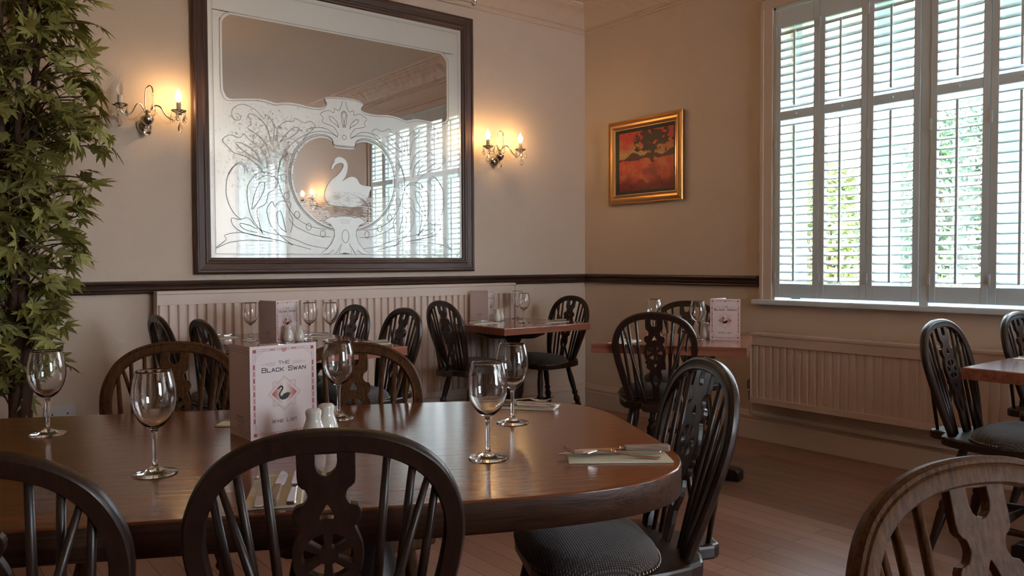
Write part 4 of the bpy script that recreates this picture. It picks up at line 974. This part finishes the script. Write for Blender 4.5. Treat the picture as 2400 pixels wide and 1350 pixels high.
def cover(P, w, h):
    # border
    m = .0075; t_ = .0045
    for k, c in ((0, LINE), (t_, LINE)): P.line([(m+k, m+k), (w-m-k, m+k), (w-m-k, h-m-k), (m+k, h-m-k)], .0006, c, True)
    for sx in (0, 1):
        X = (lambda q: q) if sx == 0 else (lambda q: w-q)
        for sy in (0, 1):
            Y = (lambda q: q) if sy == 0 else (lambda q: h-q)
            P.poly([(X(m), Y(m)), (X(m+.0075), Y(m)), (X(m+.0075), Y(m+.0075)), (X(m), Y(m+.0075))][::(1 if sx == sy else -1)], RED, .0002)
            for e in (.008, .014): P.line([(X(m+t_), Y(m+e+.012)), (X(m+t_+e*.5), Y(m+e)), (X(m+e+.012), Y(m+t_))], .0005, LINE)
        for k in range(9):
            y0 = m+.03+k*(h-2*m-.06)/9; y1 = y0+(h-2*m-.06)/9*.72
            x0, x1 = sorted((X(m+.0007), X(m+t_-.0007))); P.poly([(x0, y0), (x1, y0), (x1, y1), (x0, y1)], (PINK if k % 2 else RED), .0001)
    for sy in (0, 1):
        Y = (lambda q: q) if sy == 0 else (lambda q: h-q)
        for k in range(6):
            if k in (2, 3) and sy: pass
            x0 = m+.022+k*(w-2*m-.044)/6; x1 = x0+(w-2*m-.044)/6*.8; y0, y1 = sorted((Y(m+.0007), Y(m+t_-.0007)))
            P.poly([(x0, y0), (x1, y0), (x1, y1), (x0, y1)], PINK if k in (1, 4) else (.72, .50, .50), .0001)
    P.poly([(w/2-.008, h-m), (w/2-.004, h-m-.009), (w/2+.004, h-m-.009), (w/2+.008, h-m)], PINK, .0002)
    # lettering
    text(P, 'THE', w/2, h*.790, .0070, .0275, INK, .15, False)
    for s in (-1, 1):
        for k, (a, c) in enumerate(((.022, .046), (.022, .056), (.022, .042))): P.line([(w/2+s*a, h*.812-k*.0030), (w/2+s*c, h*.812-k*.0030)], .0005, LINE)
    text(P, 'BLACK SWAN', w/2, h*.714, .0098, .110, INK, .18)
    # emblem
    cx, cy = w/2, h*.47; q = .0285
    for k, c in ((1, .0006), (.88, .0005)):
        P.line([(cx-q*k, cy-q*k), (cx+q*k, cy-q*k), (cx+q*k, cy+q*k), (cx-q*k, cy+q*k)], c, LINE, True)
    e = .0400
    P.poly([(cx, cy-e*.98), (cx+e*.98, cy), (cx, cy+e*.98), (cx-e*.98, cy)], (.80, .70, .68), .00008)
    for k, c in ((1, .0008), (.88, .0005)): P.line([(cx, cy-e*k), (cx+e*k, cy), (cx, cy+e*k), (cx-e*k, cy)], c, LINE, True, .0001)
    z = e*.80; N = 16
    for i in range(N):
        a0 = -1+2*i/N; a1 = -1+2*(i+1)/N; g = min(1, abs((a0+a1)/2)*1.25)
        col = tuple(p+(r_-p)*g for p, r_ in zip((.82, .74, .70), (.50, .13, .10)))
        h0, h1 = z*(1-abs(a0)), z*(1-abs(a1)); P.poly([(cx+a0*z, cy-h0), (cx+a1*z, cy-h1), (cx+a1*z, cy+h1), (cx+a0*z, cy+h0)], col, .00014)
    swan_shape(P, cx-.001, cy-.004, .0265, INK)
    text(P, 'WINE LIST', w/2, h*.155, .0082, .062, INK, .13)
def backleaf(P, w, h):
    for k in (.007, .0095): P.line([(k, .012), (w-k, .012)], .0, LINE) if False else None
    for yy in (h-.010, h-.016, .010, .016): P.line([(.005, yy), (w-.005, yy)], .0006, LINE)
    for xx in (.006, w-.006): P.line([(xx, .012), (xx, h-.012)], .0009, LINE)
    text(P, 'THE BLACK SWAN', w/2, h*.215, .0042, .040, INK, .14)
    r = random.Random(5)
    for y, ww in ((.190, .062), (.165, .034), (.130, .020), (.100, .026)): P.line([(w/2-ww/2, h*y), (w/2+ww/2, h*y)], .0012, (.25, .2, .2))
def make_menu():
    t = empty('wine_list_card')
    return t
def menu(x, y, wr, ar, wl, al, label, h=.21):
    t = empty('wine_list_card', (x, y, TZ), 0, label, 'menu', 'folded wine lists on the tables')
    for w, ang, nm, fn in ((wr, ar, 'front_cover', cover), (wl, al, 'back_cover', backleaf)):
        a = radians(ang); d = Vector((cos(a), sin(a), 0)); n = Vector((d.y, -d.x, 0))
        if nm == 'back_cover': n = -n        # outward face
        b = MB(); vs = []
        for o in (0, -.0009):
            for u, v in ((0, 0), (w, 0), (w, h), (0, h)): vs.append(d*u+n*o+Vector((0, 0, v)))
        b.add(vs, [(0, 1, 2, 3), (7, 6, 5, 4), (0, 4, 5, 1), (1, 5, 6, 2), (2, 6, 7, 3), (3, 7, 4, 0)]); leaf = b.build(nm, M_CARD, t)
        P = Print(); fn(P, w, h)
        if nm == 'back_cover': P.b.v = [tuple(d*(w-u)+n*(.00025+o)+Vector((0, 0, v))) for u, v, o in P.b.v]
        else: P.b.v = [tuple(d*u+n*(.00025+o)+Vector((0, 0, v))) for u, v, o in P.b.v]
        P.b.build('printed_design', M_INK, leaf)
    return t
menu(-3.786, -2.918, .168, 6, .120, 93, 'large folded wine list standing on the oval table, cover facing the camera', .213)
menu(-2.863, -.736, .148, 20, .148, 103, 'folded wine list on the table under the mirror, between the wine glasses')
menu(-1.174, -.272, .148, 37, .148, 112, 'folded wine list on the corner table, its blank back towards the camera')
menu(-1.088, -2.090, .150, -57.5, .148, 5, 'folded wine list at the right end of the askew table, below the window corner')

# ---------------------------------------------------------------- place settings: napkin, fork, two knives, each a thing
def make_napkin():
    t = empty('napkin'); b = MB()
    b.box(-.047, .047, -.105, .105, 0, .0018); b.build('lower_fold', M_NAP, t, bevel=.001)
    b = MB(); b.add([(-.047, -.105, .0019), (.046, -.104, .0019), (.044, .103, .0019), (-.045, .104, .0019), (-.047, -.105, .0034), (.044, -.102, .0040), (.041, .101, .0040), (-.045, .103, .0034)], [(0,3,2,1),(4,5,6,7),(0,1,5,4),(1,2,6,5),(2,3,7,6),(3,0,4,7)]); b.build('upper_fold', M_NAP, t); return t
def strip(b, st, thick=.0018):
    """st: (y, halfwidth, z, x) stations"""
    vs = []
    for y, w, z, x in st: vs += [(x-w, y, z), (x+w, y, z), (x+w, y, z+thick), (x-w, y, z+thick)]
    n = len(st); fs = [(3, 2, 1, 0), tuple((n-1)*4+i for i in range(4))]
    for i in range(n-1):
        for q in range(4): fs.append((i*4+q, i*4+(q+1) % 4, (i+1)*4+(q+1) % 4, (i+1)*4+q))
    b.add(vs, fs)
def make_fork():
    t = empty('fork'); b = MB()
    strip(b, [(-.098, .004, .0, 0), (-.092, .0085, 0, 0), (-.05, .0065, .003, 0), (0, .0036, .010, 0), (.03, .0032, .013, 0)], .0022); b.build('handle', M_CHROME, t, bevel=.0006)
    b = MB(); strip(b, [(.03, .0032, .013, 0), (.038, .007, .0115, 0), (.048, .0122, .009, 0), (.058, .0125, .0075, 0)], .0018)
    for k in range(4):
        x = -.0106+k*.00707; strip(b, [(.058, .0019, .0075, x), (.075, .0017, .0078, x), (.088, .0015, .0125, x), (.098, .0008, .0195, x)], .0016)
    b.build('tines', M_CHROME, t); return t
def make_knife(woodh=True):
    t = empty('steak_knife' if woodh else 'table_knife'); b = MB()
    if woodh: strip(b, [(-.105, .0085, 0, 0), (-.100, .0105, 0, 0), (-.05, .0095, 0, 0), (-.008, .0075, 0, 0)], .0135); b.build('wooden_handle', M_KNIFEWOOD, t, bevel=.003)
    else: strip(b, [(-.105, .006, 0, 0), (-.100, .0085, 0, 0), (-.05, .0065, 0, 0), (-.008, .0050, 0, 0)], .0065); b.build('handle', M_CHROME, t, bevel=.002)
    b = MB(); strip(b, [(-.008, .0058, .0035, 0), (0, .0062, .0035, 0)], .006); b.build('bolster', M_CHROME, t, bevel=.001)
    b = MB(); strip(b, [(0, .0070, .005, .001), (.02, .0085, .005, .001), (.08, .0080, .004, .0005), (.105, .004, .003, -.003), (.113, .0006, .003, -.006)], .0014); b.build('blade', M_CHROME, t); return t
nap = make_napkin(); frk = make_fork(); kn1 = make_knife(True); kn2 = make_knife(False)
def setting(x, y, ang, where, fo=(-.028, -.01, 4), k1=(.002, -.005, -2), k2=(.030, 0, -1), what='nfks'):
    a = radians(ang)-pi/2; c, s = cos(a), sin(a); P = lambda u, v, z: (x+u*c-v*s, y+u*s+v*c, z)
    if 'n' in what: dup(nap, P(0, 0, TZ), a, 'cream paper napkin '+where, 'paper napkins', 'napkin')
    z = TZ+.0043
    if 'f' in what: dup(frk, P(fo[0], fo[1], z), a+radians(fo[2]), 'steel fork '+where, 'steel forks', 'fork')
    if 's' in what: dup(kn1, P(k1[0], k1[1], z), a+radians(k1[2]), 'wooden-handled steak knife '+where, 'steak knives', 'knife')
    if 'k' in what: dup(kn2, P(k2[0], k2[1], z), a+radians(k2[2]), 'plain steel table knife '+where, 'table knives', 'knife')
setting(-3.254, -3.546, 143, 'at the rounded end of the oval table', fo=(-.014, .014, -7), k1=(.034, -.010, 3), k2=(.012, .012, 3))
setting(-3.890, -3.337, 64, 'behind the bottom centre chair back')
setting(-3.045, -2.965, -52, 'beyond the two wine glasses')
setting(-4.335, -2.42, -25, 'cut by the left edge of the photo', what='n')
setting(-3.690, -2.735, -40, 'peeping out left of the large wine list', what='nf')
setting(-3.035, -.33, -10, 'furthest left on the table under the mirror', what='nfs')
setting(-2.935, -.965, 0, 'nearest, left, on the table under the mirror', what='nfs')
setting(-2.600, -.545, 175, 'furthest right on the table under the mirror', what='nfs')
setting(-2.560, -1.150, 180, 'nearest, right, on the table under the mirror', what='nfs')
setting(-1.330, -.420, 0, 'at the left side of the corner table', what='nfs')
setting(-.900, -.640, 180, 'at the right side of the corner table', what='nfs')
setting(-1.520, -1.900, 20, 'at the left corner of the askew table', what='nfs')
setting(-.860, -1.960, 215, 'at the far right side of the askew table', what='n')
setting(-.80, -3.515, -90, 'at the right-edge table under the window', what='nf')
